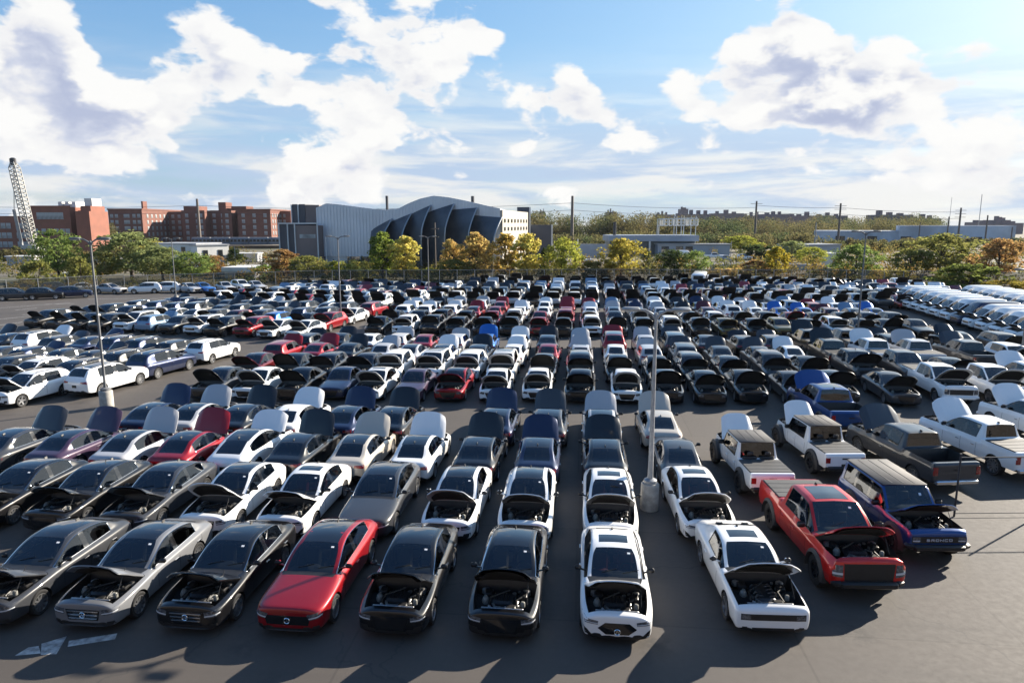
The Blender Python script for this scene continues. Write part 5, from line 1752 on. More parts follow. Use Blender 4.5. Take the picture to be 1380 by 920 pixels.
for t in [
    (72, 310, 50, 125, 'round', 1, GRN, 'bright green round tree left of the tall left lamp post'),
    (40, 352, 44, 108, 'shrub', 2, OLV, 'olive bush below the crane boom'),
    (100, 346, 40, 116, 'shrub', 3, OLV, 'olive green bush between round green tree and left lamp post'),
    (128, 342, 46, 128, 'round', 4, OLV, 'dull olive tree behind the left lamp post'),
    (172, 314, 74, 132, 'round', 5, WIL, 'large grey-green tree right of the left lamp post'),
    (214, 334, 66, 128, 'round', 6, WIL, 'grey-green tree in front of the long white shed'),
    (252, 342, 48, 126, 'round', 7, GRN, 'green tree before the white shed corner'),
    (195, 322, 30, 220, 'round', 8, YEL, 'yellowing tree below the brick apartment block'),
    (286, 345, 22, 140, 'round', 4, BRN, 'small brown tree behind the low white garage'),
    (314, 336, 20, 175, 'ovate', 9, DGR, 'dark narrow tree right of the white shed'),
    (350, 358, 40, 124, 'shrub', 2, GRN, 'green bush left of the dark metal building'),
    (378, 338, 40, 134, 'ovate', 12, BRN, 'half-bare brown tree before the dark metal building'),
    (412, 346, 50, 128, 'round', 13, OLV, 'round olive tree before the dark metal building'),
    (452, 352, 36, 128, 'shrub', 3, YGR, 'yellow-green bush left of the tall green poplar'),
    (482, 350, 40, 128, 'shrub', 14, YEL, 'yellow bush at the foot of the green poplar'),
    (514, 316, 34, 131, 'ovate', 15, (.20, .25, .05), 'tall light green poplar left of the golden one'),
    (545, 320, 36, 129, 'ovate', 16, YEL, 'golden poplar right of the light green poplar'),
    (572, 362, 40, 130, 'shrub', 2, YGR, 'low yellow-green bush between golden poplars'),
    (606, 325, 24, 132, 'ovate', 17, ORG, 'slim orange poplar before the curved shells'),
    (612, 350, 46, 129, 'round', 6, OLV, 'low olive tree beneath the slim orange poplar'),
    (641, 316, 38, 130, 'ovate', 18, ORG, 'full orange poplar before the curved shells'),
    (681, 318, 34, 133, 'ovate', 12, (.46, .33, .09), 'sparse pale yellow poplar before the sunlit end wall'),
    (710, 316, 34, 131, 'ovate', 19, YEL, 'golden poplar right of the sunlit end wall'),
    (733, 335, 16, 140, 'conifer', 20, DGR, 'small dark conifer beside the golden poplar'),
    (757, 323, 50, 130, 'round', 21, YGR, 'yellow-green tree right of the small conifer'),
    (802, 352, 40, 128, 'shrub', 3, (.22, .19, .06), 'drab bush between two yellow-green trees'),
    (838, 324, 54, 131, 'round', 22, (.36, .30, .06), 'pale yellow tree left of the low grey building'),
    (873, 338, 16, 150, 'conifer', 20, DGR, 'dark little conifer before the low grey building'),
    (907, 338, 40, 128, 'round', 23, DGR, 'dark green tree before the low grey building'),
    (940, 340, 34, 129, 'round', 7, GRN, 'green tree directly left of the white shuttle bus'),
    (985, 360, 44, 130, 'shrub', 14, ORG, 'orange hedge bush right of the white shuttle bus'),
    (1018, 330, 38, 205, 'shrub', 24, DGR, 'dark round evergreen, left one of the pair'),
    (1042, 332, 30, 205, 'shrub', 2, DGR, 'dark round evergreen, right one of the pair'),
    (1000, 318, 44, 260, 'round', 5, YGR, 'light willow-like tree behind the dark evergreens'),
    (1022, 352, 34, 132, 'ovate', 12, BRN, 'half-bare reddish tree before the dark evergreens'),
    (1049, 334, 26, 131, 'ovate', 16, (.42, .34, .05), 'small golden tree right of the dark evergreens'),
    (1096, 334, 34, 165, 'round', 4, YGR, 'yellow-green tree before the blue-grey shed'),
    (1070, 326, 40, 190, 'round', 13, WIL, 'grey-green tree right of the dark evergreens'),
    (1128, 362, 60, 130, 'shrub', 3, OLV, 'olive bush below the blue-grey shed'),
    (1158, 332, 54, 132, 'round', 6, GRN, 'green tree behind the right middle lamp post'),
    (1192, 362, 24, 128, 'shrub', 14, YEL, 'yellow bush behind the fence, left of its rounder neighbour'),
    (1218, 364, 34, 127, 'shrub', 2, (.36, .30, .04), 'round yellow bush behind the parked car tails'),
    (1272, 318, 84, 140, 'round', 25, OLV, 'large olive tree crown behind the vans'),
    (1232, 336, 50, 138, 'round', 8, OLV, 'olive tree left of the large olive crown'),
    (1312, 356, 90, 112, 'shrub', 24, (.16, .19, .05), 'big light green bush directly behind the vans'),
    (1352, 324, 60, 128, 'round', 22, BRN, 'reddish brown tree at the right edge behind the vans'),
    (1366, 378, 70, 106, 'shrub', 3, (.34, .27, .06), 'low yellow-green bush at right edge behind the vans'),
    (20, 376, 40, 104, 'shrub', 14, (.2, .16, .06), 'dry low bush at the left photo edge')]:
    tree(t[0], t[1], t[2], t[3], t[4], t[5], t[6], t[7], 'bush' if t[4] == 'shrub' else 'tree')

# undergrowth along the fence: one tangled mass
def mass(name, pts, label, per, size, ramp, scale, rad):
    global rng
    rng = np.random.default_rng(5)
    V, F = leaf_quads([np.array(p[:3]) for p in pts], [p[3] for p in pts], per, size)
    me = bpy.data.meshes.new(name); me.from_pydata(V.tolist(), [], F.tolist())
    me.materials.append(leaf_mat(name + '_leaves', ramp, scale))
    return tag(link(name, me), label, 'undergrowth' if 'wood' not in name else 'trees', kind='stuff')
pts = []
rr = random.Random(4)
for a, c in zip(LE[1:-1], LE[2:]):
    a = Vector((*a, 0)); c = Vector((*c, 0)); n = int((c - a).length / .9)
    nrm = (c - a).normalized(); nrm = Vector((-nrm.y, nrm.x, 0))
    for k in range(n):
        p = a.lerp(c, k / n) + nrm * rr.uniform(.8, 7.0)
        hh = rr.choice([.6, .9, 1.2, 1.6, 2.1]) * (1.25 if abs(p.x) < 60 else .8)
        if p.x > 8 or -48 < p.x < -38: hh *= 1.35
        for z in (hh * .3, hh * .7, hh): pts.append((p.x, p.y, z, rr.uniform(.6, 1.1)))
mass('undergrowth', pts, 'tangled weeds and brush along the far lot fence', 26, .15, [(.3, (.07, .085, .025)), (.45, (.17, .15, .045)), (.55, (.24, .15, .045)), (.68, (.09, .10, .03))], .12, 1)

pts = []
for (x0, x1, d0, d1, zt_, n) in [(-20, 380, 135, 160, 2.4, 120), (440, 760, 136, 148, 2.0, 110), (760, 1390, 140, 152, 2.6, 190), (960, 1390, 200, 240, 3.0, 120), (-40, 380, 180, 210, 2.6, 90)]:
    for k in range(n):
        p = at(rr.uniform(x0, x1), 302, rr.uniform(d0, d1)); hh = zt_ * rr.uniform(.4, 1.3)
        for z in (hh * .35, hh): pts.append((p.x + rr.uniform(-.6, .6), p.y, z, rr.uniform(.8, 1.7)))
mass('scrub', pts, 'scrub and tall weeds on the waste ground behind the fence', 34, .24, [(.3, (.07, .085, .025)), (.45, (.15, .15, .045)), (.55, (.22, .15, .05)), (.68, (.10, .12, .035))], .07, 1)
# far woods beyond the rail yard
pts = []
def wood(x0, x1, d0, d1, ytop, rad, n):
    for k in range(n):
        x = rr.uniform(x0, x1); d = rr.uniform(d0, d1)
        yt = ytop(x) + rr.choice([-3, -1, 0, 2, 4, 7]) + rr.uniform(-1, 1)
        top = at(x, yt, d)
        R0 = rr.uniform(.75, 1.25) * rad
        z = top.z - R0 * .9
        pts.append((top.x, top.y, z, R0))
        for q in range(3):
            pts.append((top.x + rr.uniform(-R0, R0), top.y + rr.uniform(-R0, R0), max(R0 * .6, z - R0 * rr.uniform(.4, 1.6)), R0 * rr.uniform(.7, 1)))
        zz = z - R0 * 1.4
        while zz > 2:
            pts.append((top.x + rr.uniform(-R0, R0) * .7, top.y, zz, R0)); zz -= R0 * 1.3
wood(716, 1000, 400, 460, lambda x: 285 + max(0, (x - 860)) * .08, 6.0, 110)
wood(960, 1275, 480, 600, lambda x: 293 + 3 * math.sin(x * .03), 6.5, 120)
wood(1090, 1270, 620, 700, lambda x: 290 + 3 * math.sin(x * .05), 7, 50)
wood(378, 440, 420, 470, lambda x: 284, 6, 12)
wood(760, 1100, 290, 380, lambda x: 315 + 4 * math.sin(x * .08), 4.5, 70)
wood(1100, 1380, 250, 360, lambda x: 324 + 3 * math.sin(x * .08), 2.6, 40)
wood(130, 160, 300, 330, lambda x: 300, 4, 5)
wood(-40, 200, 190, 240, lambda x: 346 + 3 * math.sin(x * .1), 2.2, 26)
mass('distant_wood', pts, 'distant autumn wood beyond the rail yard reading as one mass', 170, .48, [(.28, (.045, .065, .03)), (.40, (.085, .105, .045)), (.50, (.15, .125, .055)), (.60, (.10, .105, .045)), (.72, (.06, .085, .038))], .018, 1)
# ------------------------------------------------------------------ buildings
def brick_mat(name, c1, c2):
    m = bpy.data.materials.new(name); m.use_nodes = True
    b = NB(m.node_tree); p = b.n['Principled BSDF']
    t = b.new('ShaderNodeTexCoord').outputs['Object']
    c = b.mix(b.smooth(b.noise(t, .35, 5, .6), .3, .7), (*c1, 1), (*c2, 1))
    c = b.mix(b.smooth(b.noise(t, 6, 3, .7), .4, .7, 0, .3), c, (c1[0] * .6, c1[1] * .6, c1[2] * .6, 1))
    b.put(p.inputs['Base Color'], c); p.inputs['Roughness'].default_value = .9
    return m
BRICK = brick_mat('brick_red', (.20, .09, .066), (.16, .072, .056))
BRICKO = brick_mat('brick_orange', (.26, .105, .072), (.21, .088, .062))
WHITEW = mat('white_render', (.68, .68, .66), .8, var=.2, vscale=.3)
PALE = mat('pale_window', (.42, .45, .46), .3, var=.6, vscale=.25)
WGL = mat('dark_pane', (.03, .035, .04), .1, coat=1.0)
STEEL = mat('grey_steel', (.34, .35, .37), .5, var=.2, vscale=.3)
BLUEG = mat('blue_grey_cladding', (.30, .34, .40), .55, var=.15, vscale=.2)
def site(name, p0, p1, label, cat, group=None):
    """root at p0, local x towards p1, local y away from the camera"""
    d = p1 - p0
    r = empty(name, (p0.x, p0.y, 0), math.atan2(d.y, d.x))
    tag(r, label, cat, group)
    return r, math.hypot(d.x, d.y)
def G(px, d):
    p = at(px, 302, d); p.z = 0
    return p
def zat(px, py, d): return at(px, py, d).z
def boxpart(r, name, m, x0, x1, y0, y1, z0, z1, bev=0):
    b = MB(); b.box(((x0 + x1) / 2, (y0 + y1) / 2, (z0 + z1) / 2), (x1 - x0, y1 - y0, z1 - z0), bev=bev)
    return b.build(name, m, r)
def window_grid(r, xs, zs, w_, h_, y, m=PALE, axis='x', side=1):
    b = MB()
    if axis == 'x': b.box((0, 0, 0), (w_, .12, h_)); b.box((0, -.06, -h_ / 2 - .08), (w_ + .3, .25, .14)); b.box((0, -.07, 0), (w_, .06, .08)); b.box((0, -.07, 0), (.08, .06, h_))
    else: b.box((0, 0, 0), (.12, w_, h_)); b.box((.06 * side, 0, -h_ / 2 - .08), (.25, w_ + .3, .14)); b.box((.07 * side, 0, 0), (.06, w_, .08))
    me = b.me('window', m)
    for x in xs:
        for z in zs:
            link('window', me, r, loc=(x, y, z) if axis == 'x' else (y, x, z))
# brick apartment block (two wings stepping back, right faces lit)
def apartments(label, xs, d0, ztop_px, base):
    pass
D1 = 345
r, W = site('apartment_block', G(147, D1), G(238, D1), 'red brick apartment block with flat roof behind the grey-green trees', 'building', 'brick apartment blocks')
zt = zat(190, 283, D1)
w1 = W * .50
boxpart(r, 'wall', BRICK, 0, w1, 0, 46, 0, zt)
boxpart(r, 'parapet', BRICK, -.3, w1 + .3, -.3, 46.3, zt - .02, zt + .7)
boxpart(r, 'wall', BRICK, w1 + .01, W, 26, 46, 0, zt - .4)
boxpart(r, 'stair_head', BRICK, w1 * .75, w1 * .80, 8, 12, zt + .7, zt + 4.5)
boxpart(r, 'stair_head', BRICK, W * .70, W * .95, 30, 40, zt - .4, zt + 2.6)
zs = [zt - 2.8 - 3.0 * k for k in range(5)]
window_grid(r, [w1 * f for f in (.10, .24, .50, .58, .76, .90)], zs, 1.5, 1.7, -.02)
window_grid(r, [w1 + (W - w1) * f for f in (.15, .35, .6, .82)], zs, 1.5, 1.7, 25.98)
window_grid(r, [5 + 4.2 * k for k in range(9)], zs, 1.5, 1.7, w1 + .02, axis='y')
D2 = 352
r, W = site('apartment_block', G(238, D2 + 4), G(367, D2 + 4), 'long red brick apartment block with many windows left of dark building', 'building', 'brick apartment blocks')
zt = zat(320, 283, D2)
segs = [(0, .16, 0), (.16, .34, 7), (.34, .42, 0), (.42, .62, 7), (.62, .70, 0), (.70, 1.0, 0)]
for i, (a, c, y) in enumerate([(0, .22, 6.0), (.22, .30, 0.0), (.30, .48, 6.0), (.48, .58, 0.0), (.58, .66, 6.0), (.66, 1.0, -2.0)]):
    boxpart(r, 'wall', BRICK, W * a + .01, W * c - .01, y, 30, 0, zt - (.15 if i % 2 else 0))
    n = max(1, int((c - a) * W / 4.2))
    window_grid(r, [W * (a + (c - a) * (k + .5) / n) for k in range(n)], [zt - 2.6 - 2.95 * k for k in range(5)], 1.6, 1.8, y - .02)
window_grid(r, [1 + 3.5 * k for k in range(6)], [zt - 2.6 - 2.95 * k for k in range(5)], 1.5, 1.7, W + .02, axis='y')
boxpart(r, 'parapet', BRICK, W * .66 - .3, W + .3, -2.3, 30.3, zt - .02, zt + .6)
boxpart(r, 'stair_head', BRICK, W * .38, W * .46, 8, 16, zt - .1, zt + 4.2)
boxpart(r, 'stair_head', BRICK, W * .50, W * .66, 10, 20, zt - .1, zt + 2.2)
r2, W2 = site('apartment_block', G(371, D2 + 18), G(379, D2 + 17), 'narrow sunlit end of a brick block beside the dark building', 'building', 'brick apartment blocks')
boxpart(r2, 'wall', BRICK, 0, W2 + 6, 0, 24, 0, zt - .3)
window_grid(r2, [W2 * .4, W2 * .9, W2 * 1.6], [zt - 2.6 - 2.95 * k for k in range(5)], 1.4, 1.6, -.02)
# orange brick hospital-like building at far left
D3 = 262
r, W = site('brick_building', G(-30, D3), G(140, D3), 'orange brick building with white rooftop plant behind the crane', 'building')
z1 = zat(20, 291, D3); z2 = zat(90, 279, D3)
xa = W * (42 + 30) / 170
boxpart(r, 'wall', BRICKO, 0, xa - .02, 2, 30, 0, z1)
boxpart(r, 'wall', BRICKO, xa, W * .74, 0, 14, 0, z2)
boxpart(r, 'wall', BRICKO, W * .74 + .01, W * .82, 5, 14, 0, z2 - 1.2)
boxpart(r, 'wall', BRICKO, W * .82 + .01, W * .93, -3, 9, 0, z2 - 1.6)
boxpart(r, 'wall', BRICKO, W * .84, W * .92, -1, 8, z2 - 1.59, z2 + .4)
boxpart(r, 'roof_plant', WHITEW, W * .55, W * .70, 8, 18, z2, z2 + 2.2)
for k in range(3): boxpart(r, 'roof_plant', WHITEW, W * (.60 + .055 * k), W * (.63 + .055 * k), 4, 7, z2, z2 + 2.0)
boxpart(r, 'roof_plant', WHITEW, W * .85, W * .91, 1, 7, z2 + .4, z2 + 3.2)
boxpart(r, 'parapet', BRICKO, xa - .2, W * .74 + .2, -.2, .3, z2 - .01, z2 + .5)
window_grid(r, [xa + (W * .74 - xa) * f for f in (.22, .33, .44, .55, .66, .77)], [z2 - 3.2], 1.7, 2.4, -.02, PALE)
window_grid(r, [xa + (W * .74 - xa) * f for f in (.1, .3, .45, .62, .77, .9)], [z2 - 9.0], 1.6, 2.0, -.02, PALE)
window_grid(r, [xa * f for f in (.30, .40, .50, .68, .76, .84)], [z1 - 3.6, z1 - 7.2, z1 - 10.6], 1.7, 2.0, 1.98, PALE)
window_grid(r, [W * .78], [z2 - 4.6, z2 - 9], 1.6, 2.2, 4.98, PALE)
# white sheds in front
r, W = site('white_shed', G(200, 176), G(262, 172), 'white shed with two shuttered windows behind the grey-green trees', 'building')
zt = zat(230, 329, 174)
boxpart(r, 'wall', WHITEW, 0, W, 0, 9, 0, zt); boxpart(r, 'roof_edge', STEEL, -.2, W + .2, -.2, 9.2, zt, zt + .25)
window_grid(r, [W * .45, W * .72], [zt - 1.6], 1.2, 1.9, -.02, WGL)
r, W = site('white_shed', G(263, 170), G(306, 176), 'white workshop with dark window right of the shuttered shed', 'building')
boxpart(r, 'wall', WHITEW, 0, W, 0, 9, 0, zt - .3); boxpart(r, 'roof_edge', STEEL, -.2, W + .2, -.2, 9.2, zt - .3, zt - .05)
window_grid(r, [W * .25, W * .72], [zt - 2.2], 1.2, 1.6, -.02, WGL)
r, W = site('low_garage', G(298, 133), G(338, 133), 'low white garage with open dark bay behind the left fence', 'building')
zt = zat(320, 360, 133)
boxpart(r, 'wall', WHITEW, 0, W * .30, 0, 7, 0, zt - .9); boxpart(r, 'wall', WHITEW, W * .86, W, 0, 7, 0, zt - .9); boxpart(r, 'wall', WHITEW, W * .3 + .01, W * .86 - .01, 6.5, 7, 0, zt - .9)
boxpart(r, 'roof', WHITEW, -.4, W + .4, -.5, 7.4, zt - .89, zt, .05)
boxpart(r, 'roller_door', WGL, W * .31, W * .85, 1.2, 1.4, 0, zt - 1.0)
for (x0, x1, d, yt, lab) in [(66, 96, 140, 368, 'small white shed behind the green bush at left'), (0, 40, 175, 345, 'flat canopy shelter at the left edge'), (110, 150, 165, 346, 'low flat-roofed shelter behind the left lamp post'), (310, 345, 190, 341, 'grey container between white workshop and dark building')]:
    r, W = site('shed', G(x0, d), G(x1, d), lab, 'building', 'small sheds at the left')
    zt = zat(x0, yt, d)
    boxpart(r, 'wall', WHITEW if x0 == 66 else STEEL, .3, W - .3, .3, 4, 0, zt - .25); boxpart(r, 'roof', WHITEW, 0, W, 0, 4.4, zt - .24, zt)
# elevated train and its viaduct
r, W = site('viaduct', G(-20, 300), G(384, 300), 'long dark viaduct carrying the train behind the sheds', 'bridge')
zv = zat(200, 331, 300)
boxpart(r, 'deck', mat('viaduct_stone', (.12, .10, .085), .9, var=.3, vscale=.1), 0, W, 0, 8, zv - 1.6, zv)
for k in range(14):
    boxpart(r, 'pier', MATS['viaduct_stone'], W * (k + .4) / 14, W * (k + .4) / 14 + 1.6, 1, 7, -.05, zv - 1.59)
TRN = mat('train_blue', (.14, .19, .26), .5, var=.5, vscale=.15)
for k in range(5):
    x0 = 256 + k * 26
    r, W = site('train_car', G(x0, 297), G(x0 + 25.4, 297), 'blue-grey train car on the viaduct, %s from the left' % ORD[k], 'train car', 'train cars on the viaduct')
    r.location.z = zv
    boxpart(r, 'body', TRN, 0, W, 0, 2.8, .6, 3.3, .2); boxpart(r, 'roof', STEEL, .1, W - .1, .2, 2.6, 3.29, 3.6, .1)
    window_grid(r, [W * (q + .5) / 5 for q in range(5)], [2.3], 1.0, .8, -.03, WGL)
# crane
r, _ = site('crawler_crane', G(42, 205), G(60, 205), 'tall grey lattice boom crane in front of the orange brick building', 'crane')
CR = mat('crane_grey', (.42, .41, .38), .6, var=.3, vscale=.4)
boxpart(r, 'cab', CR, -2.5, 2.0, -2, 3, 1.2, 4.2, .2); boxpart(r, 'track', DKMET, -3, 3, -2.2, -1.2, 0, 1.2, .3); boxpart(r, 'track', DKMET, -3, 3, 2.2, 3.2, 0, 1.2, .3)
pt = at(17, 216, 205); inv = Matrix.Rotation(-r.rotation_euler.z, 3, 'Z')
tip = inv @ (pt - Vector((r.location.x, r.location.y, 0))); tip.y = 0
foot = Vector((0, 0, 2.5))
axis = (tip - foot); L = axis.length; ax = axis.normalized(); sx = Vector((ax.z, 0, -ax.x)); sy = Vector((0, 1, 0))
def bp_(t, a, b_): 
    wd = 1.0 * min(1, t / .12, (1 - t) / .10 + .25)
    return foot + axis * t + sx * (a * wd) + sy * (b_ * wd)
cb = MB()
for a in (-1, 1):
    for b_ in (-1, 1):
        cb.tube([bp_(k / 12, a, b_) for k in range(13)], .16, 6)
cb.build('boom_chord', CR, r)
cb = MB()
for k in range(44):
    t0, t1 = k / 44, (k + 1) / 44
    for b_ in (-1, 1): cb.tube([bp_(t0, -1 if k % 2 else 1, b_), bp_(t1, 1 if k % 2 else -1, b_)], .10, 5)
    for a in (-1, 1): cb.tube([bp_(t0, a, -1 if k % 2 else 1), bp_(t1, a, 1 if k % 2 else -1)], .10, 5)
cb.build('boom_brace', CR, r)
b = MB(); b.box(tuple(bp_(.985, 0, 0)), (1.6, 1.2, 2.2), bev=.3); b.build('boom_head', DKMET, r)
b = MB(); b.tube([(-3.2, 0, 1.5), (-4.6, 0, 14.5)], .45, 8); b.build('mast', GALV, r)
b = MB(); b.tube([bp_(.97, 0, 0), (-4.6, 0, 14.4)], .05, 5); b.tube([bp_(.97, .6, 0), (-4.6, .3, 14.4)], .05, 5); b.build('stay_cable', DKMET, r)

# ---- the dark metal building with the corrugated wall and curved shells
DM = 152
CORR = mat('corrugated_silver', (.58, .62, .68), .42, metal=.35, var=.12, vscale=.15)
SHELL = mat('shell_copper', (.055, .065, .080), .45, metal=.3, var=.45, vscale=.25, col2=(.10, .115, .13))
EDGE = mat('shell_edge', (.30, .32, .34), .4, metal=.5)
DKCL = mat('dark_cladding', (.075, .078, .095), .55, var=.15, vscale=.2)
BRCL = mat('brown_cladding', (.20, .155, .145), .6, var=.15, vscale=.2)
r, W = site('metal_hall', G(385, DM + 10), G(674, DM), 'dark metal hall with silver corrugated wall and overlapping curved shells', 'building')
def mx(px):      # pixel column -> local x on the front line
    p0 = r.location; a = r.rotation_euler.z
    ray = px_ray(px, 302)
    dx, dy = math.cos(a), math.sin(a)
    det = ray.x * -dy - ray.y * -dx
    t = (p0.x * -dy - p0.y * -dx) / det
    hit = Vector((ray.x * t, ray.y * t, 0))
    return (hit.x - p0.x) * dx + (hit.y - p0.y) * dy
def mz(px, py):
    x = mx(px); a = r.rotation_euler.z
    P = Vector((r.location.x + math.cos(a) * x, r.location.y + math.sin(a) * x, 0))
    return zat(px, py, math.hypot(P.x, P.y))
prof = [(427, 281), (441, 275), (455, 276), (480, 279), (505, 282), (522, 283), (538, 281), (552, 274), (567, 268), (585, 264), (605, 266), (630, 271), (655, 277), (674, 281)]
px_ = [(mx(a), mz(a, b_)) for a, b_ in prof]
b = MB()
for k in range(110):
    x0 = px_[0][0] + (px_[-1][0] - px_[0][0]) * k / 110; x1 = px_[0][0] + (px_[-1][0] - px_[0][0]) * (k + 1) / 110
    def zi(x):
        for (xa, za), (xb, zb) in zip(px_[:-1], px_[1:]):
            if xa - 1e-6 <= x <= xb + 1e-6: return za + (zb - za) * (x - xa) / (xb - xa)
        return px_[-1][1]
    zl = mz(500, 345)
    dd = .0 if k % 2 else -.10
    v = []
    for (x, y) in ((x0, dd), (x1, dd)):
        v += [(x, y, zl), (x, y, zi(x))]
    for (x, y) in ((x0, .4), (x1, .4)):
        v += [(x, y, zl), (x, y, zi(x))]
    b.add(v, [(0, 2, 3, 1), (4, 5, 7, 6), (0, 1, 5, 4), (2, 6, 7, 3), (1, 3, 7, 5), (0, 4, 6, 2)])
o = b.build('corrugated_wall', CORR, r); o['kind'] = 'stuff'
# roof following the wave, body behind
b = MB()
v = []; n = len(px_)
for (x, z) in px_: v += [(x, .41, z - .05), (x, 33, z - 1.2), (x, .41, 0), (x, 33, 0)]
f = []
for k in range(n - 1):
    a = k * 4; c = a + 4
    f += [(a, c, c + 1, a + 1), (a + 1, c + 1, c + 3, a + 3), (a, a + 2, c + 2, c)]
f += [(0, 1, 3, 2), ((n - 1) * 4, (n - 1) * 4 + 2, (n - 1) * 4 + 3, (n - 1) * 4 + 1)]
b.add(v, f); b.build('hall_body', CORR, r, 30)
# sunlit end wall with rows of small openings
xe = px_[-1][0]
boxpart(r, 'end_wall', mat('end_wall_panel', (.40, .37, .32), .6, var=.12, vscale=.3), xe, xe + .5, .2, 33, 0, px_[-1][1] - .3)
ze = px_[-1][1]
for i, zz in enumerate((ze - 2.6, ze - 4.4, ze - 8.4, ze - 10.4)):
    b = MB(); b.box((0, 0, 0), (.15, 1.5, .8)); me = b.me('vent_opening', WGL)
    for q in range(8): link('vent_opening', me, r, loc=(xe + .52, 2.5 + q * 3.9, zz))
boxpart(r, 'undercroft', WGL, mx(466), mx(505), -.02, .38, 0, mz(500, 345))
for q in range(3): boxpart(r, 'column', GALV, mx(470) + q * 2.6, mx(470) + q * 2.6 + .25, -.4, -.15, 0, mz(500, 345))
boxpart(r, 'gantry_frame', GALV, mx(481), mx(490), -.6, -.5, mz(485, 352), mz(485, 351))
# shells
edges = [(500, 311, 522, 295), (517, 305, 548, 288), (543, 296, 574, 277), (570, 290, 605, 275), (600, 284, 636, 280), (631, 289, 669, 293)]
for i, (xl, yl, xr, yr) in enumerate(edges):
    x0, x1 = mx(xl), mx(xr + 4); z0, z1 = mz(xl, yl), mz(xr, yr)
    NU, NV = 10, 14
    v = []
    for s_ in (0, 1):
        for a in range(NU + 1):
            u = a / NU
            out = .5 + 3.4 * u ** 1.4
            for q in range(NV + 1):
                t = q / NV
                zz = (z0 + (z1 - z0) * (u ** .8)) * t
                lean = max(0, (t - .62) / .38)
                y = -out * (1 - .85 * lean ** 2) - .9 * math.sin(math.pi * min(1, t / .9)) + (.28 if s_ else 0)
                xx = x0 + (x1 - x0) * u * (1 - .10 * (1 - t)) + .6 * lean * u
                v.append((xx, y, zz))
    M = (NU + 1) * (NV + 1); f = []
    for a in range(NU):
        for q in range(NV):
            k0 = a * (NV + 1) + q
            f.append((k0, k0 + NV + 1, k0 + NV + 2, k0 + 1)); f.append((M + k0, M + k0 + 1, M + k0 + NV + 2, M + k0 + NV + 1))
    for a in range(NU):
        k0 = a * (NV + 1) + NV; f.append((k0, k0 + NV + 1, M + k0 + NV + 1, M + k0))
    for a in (0, NU):
        for q in range(NV):
            k0 = a * (NV + 1) + q; f.append((k0, k0 + 1, M + k0 + 1, M + k0))
    b = MB(); b.add(v, f)
    so = b.build('shell', SHELL, r, 35)
    b = MB(); ep = [Vector(v[NU * (NV + 1) + q]) + Vector((.05, .05, 0)) for q in range(NV + 1)]
    b.tube(ep, .16, 6); b.build('shell_edge', EDGE, so, 60)
# left blocks
zA, zB = mz(400, 276), mz(400, 302)
boxpart(r, 'upper_block', DKCL, mx(387), mx(405), 2.5, 16, zB, zA)
boxpart(r, 'upper_block', BRCL, mx(405) + .02, mx(424), 2.6, 14, zB, zA - .2)
boxpart(r, 'lower_block', DKCL, mx(384), mx(405), -2.5, 16, 0, zB)
boxpart(r, 'lower_block', BRCL, mx(405) + .02, mx(435), -2.7, 14, 0, zB - .3)
boxpart(r, 'lower_block', DKCL, mx(435) + .02, mx(464), .6, 14, 0, zB - .2)
for q in (384, 395.5, 405, 435):
    boxpart(r, 'corner_trim', WHITEW, mx(q) - .1, mx(q) + .12, -2.95, -2.72, 0, zB)
for q in (387, 396): boxpart(r, 'corner_trim', WHITEW, mx(q) - .1, mx(q) + .12, 2.2, 2.45, zB + .02, zA)
boxpart(r, 'parapet', WHITEW, mx(384) - .1, mx(435), -2.98, -2.7, zB, zB + .3)
boxpart(r, 'louvre', PALE, mx(411), mx(432), -2.8, -2.71, mz(420, 320), mz(420, 315))
b = MB(); b.tube([(mx(496), 12, 10), (mx(496), 12, mz(496, 262))], .35, 8); b.build('flue', DKMET, r)
b = MB(); b.tube([(mx(622), 10, 10), (mx(622), 10, mz(622, 262))], .4, 8); b.build('flue', DKMET, r)
# dark fins to the right of it
r, W = site('dark_wall_block', G(697, 184), G(713, 184), 'tall dark wall slab right of the sunlit end wall', 'building')
boxpart(r, 'wall', DKCL, 0, W, 0, 6, 0, zat(705, 279, 184)); boxpart(r, 'corner_trim', WHITEW, W + .01, W + .4, -.1, 6, 0, zat(705, 279, 184))
r, W = site('dark_wall_block', G(715, 186), G(743, 186), 'low dark clad annex behind the golden poplar', 'building')
boxpart(r, 'wall', DKCL, 0, W, 0, 8, 0, zat(730, 303, 186)); boxpart(r, 'corner_trim', WHITEW, W + .01, W + .4, -.1, 8, 0, zat(730, 303, 186))
# low grey building with the scaffold sign
DS = 232
r, W = site('low_depot', G(820, DS), G(979, DS), 'low blue-grey depot with white roof fascia beneath the scaffold letters', 'building')
zf0, zf1 = zat(860, 325, DS), zat(860, 317, DS)
boxpart(r, 'fascia', BLUEG, 0, W * .76, -2, 14, zf0, zf1)
boxpart(r, 'wall', mat('teal_glass_wall', (.10, .15, .18), .3, var=.4, vscale=.3), .5, W * .74, 0, 12, 0, zf0 - .01)
boxpart(r, 'wall', BLUEG, W * .40, W, -5, -.02, 0, zat(930, 329, DS)); boxpart(r, 'roof', STEEL, W * .40 - .4, W + .4, -5.4, .2, zat(930, 329, DS), zat(930, 328, DS))
window_grid(r, [W * f for f in (.46, .58, .66)], [2.2], 2.4, 1.8, -5.03, WGL)
b = MB(); b.tube([(W * .065, 3, 0), (W * .065, 3, zat(830, 299, DS))], .55, 10); b.build('chimney', DKMET, r)
for q in (.10, .22, .34): boxpart(r, 'column', WHITEW, W * q, W * q + .5, -1.9, -1.4, 0, zf0)
rs, W2 = site('scaffold_sign', G(886, DS + 4), G(940, DS + 4), 'white lattice frame of outline letters on the depot roof', 'sign')
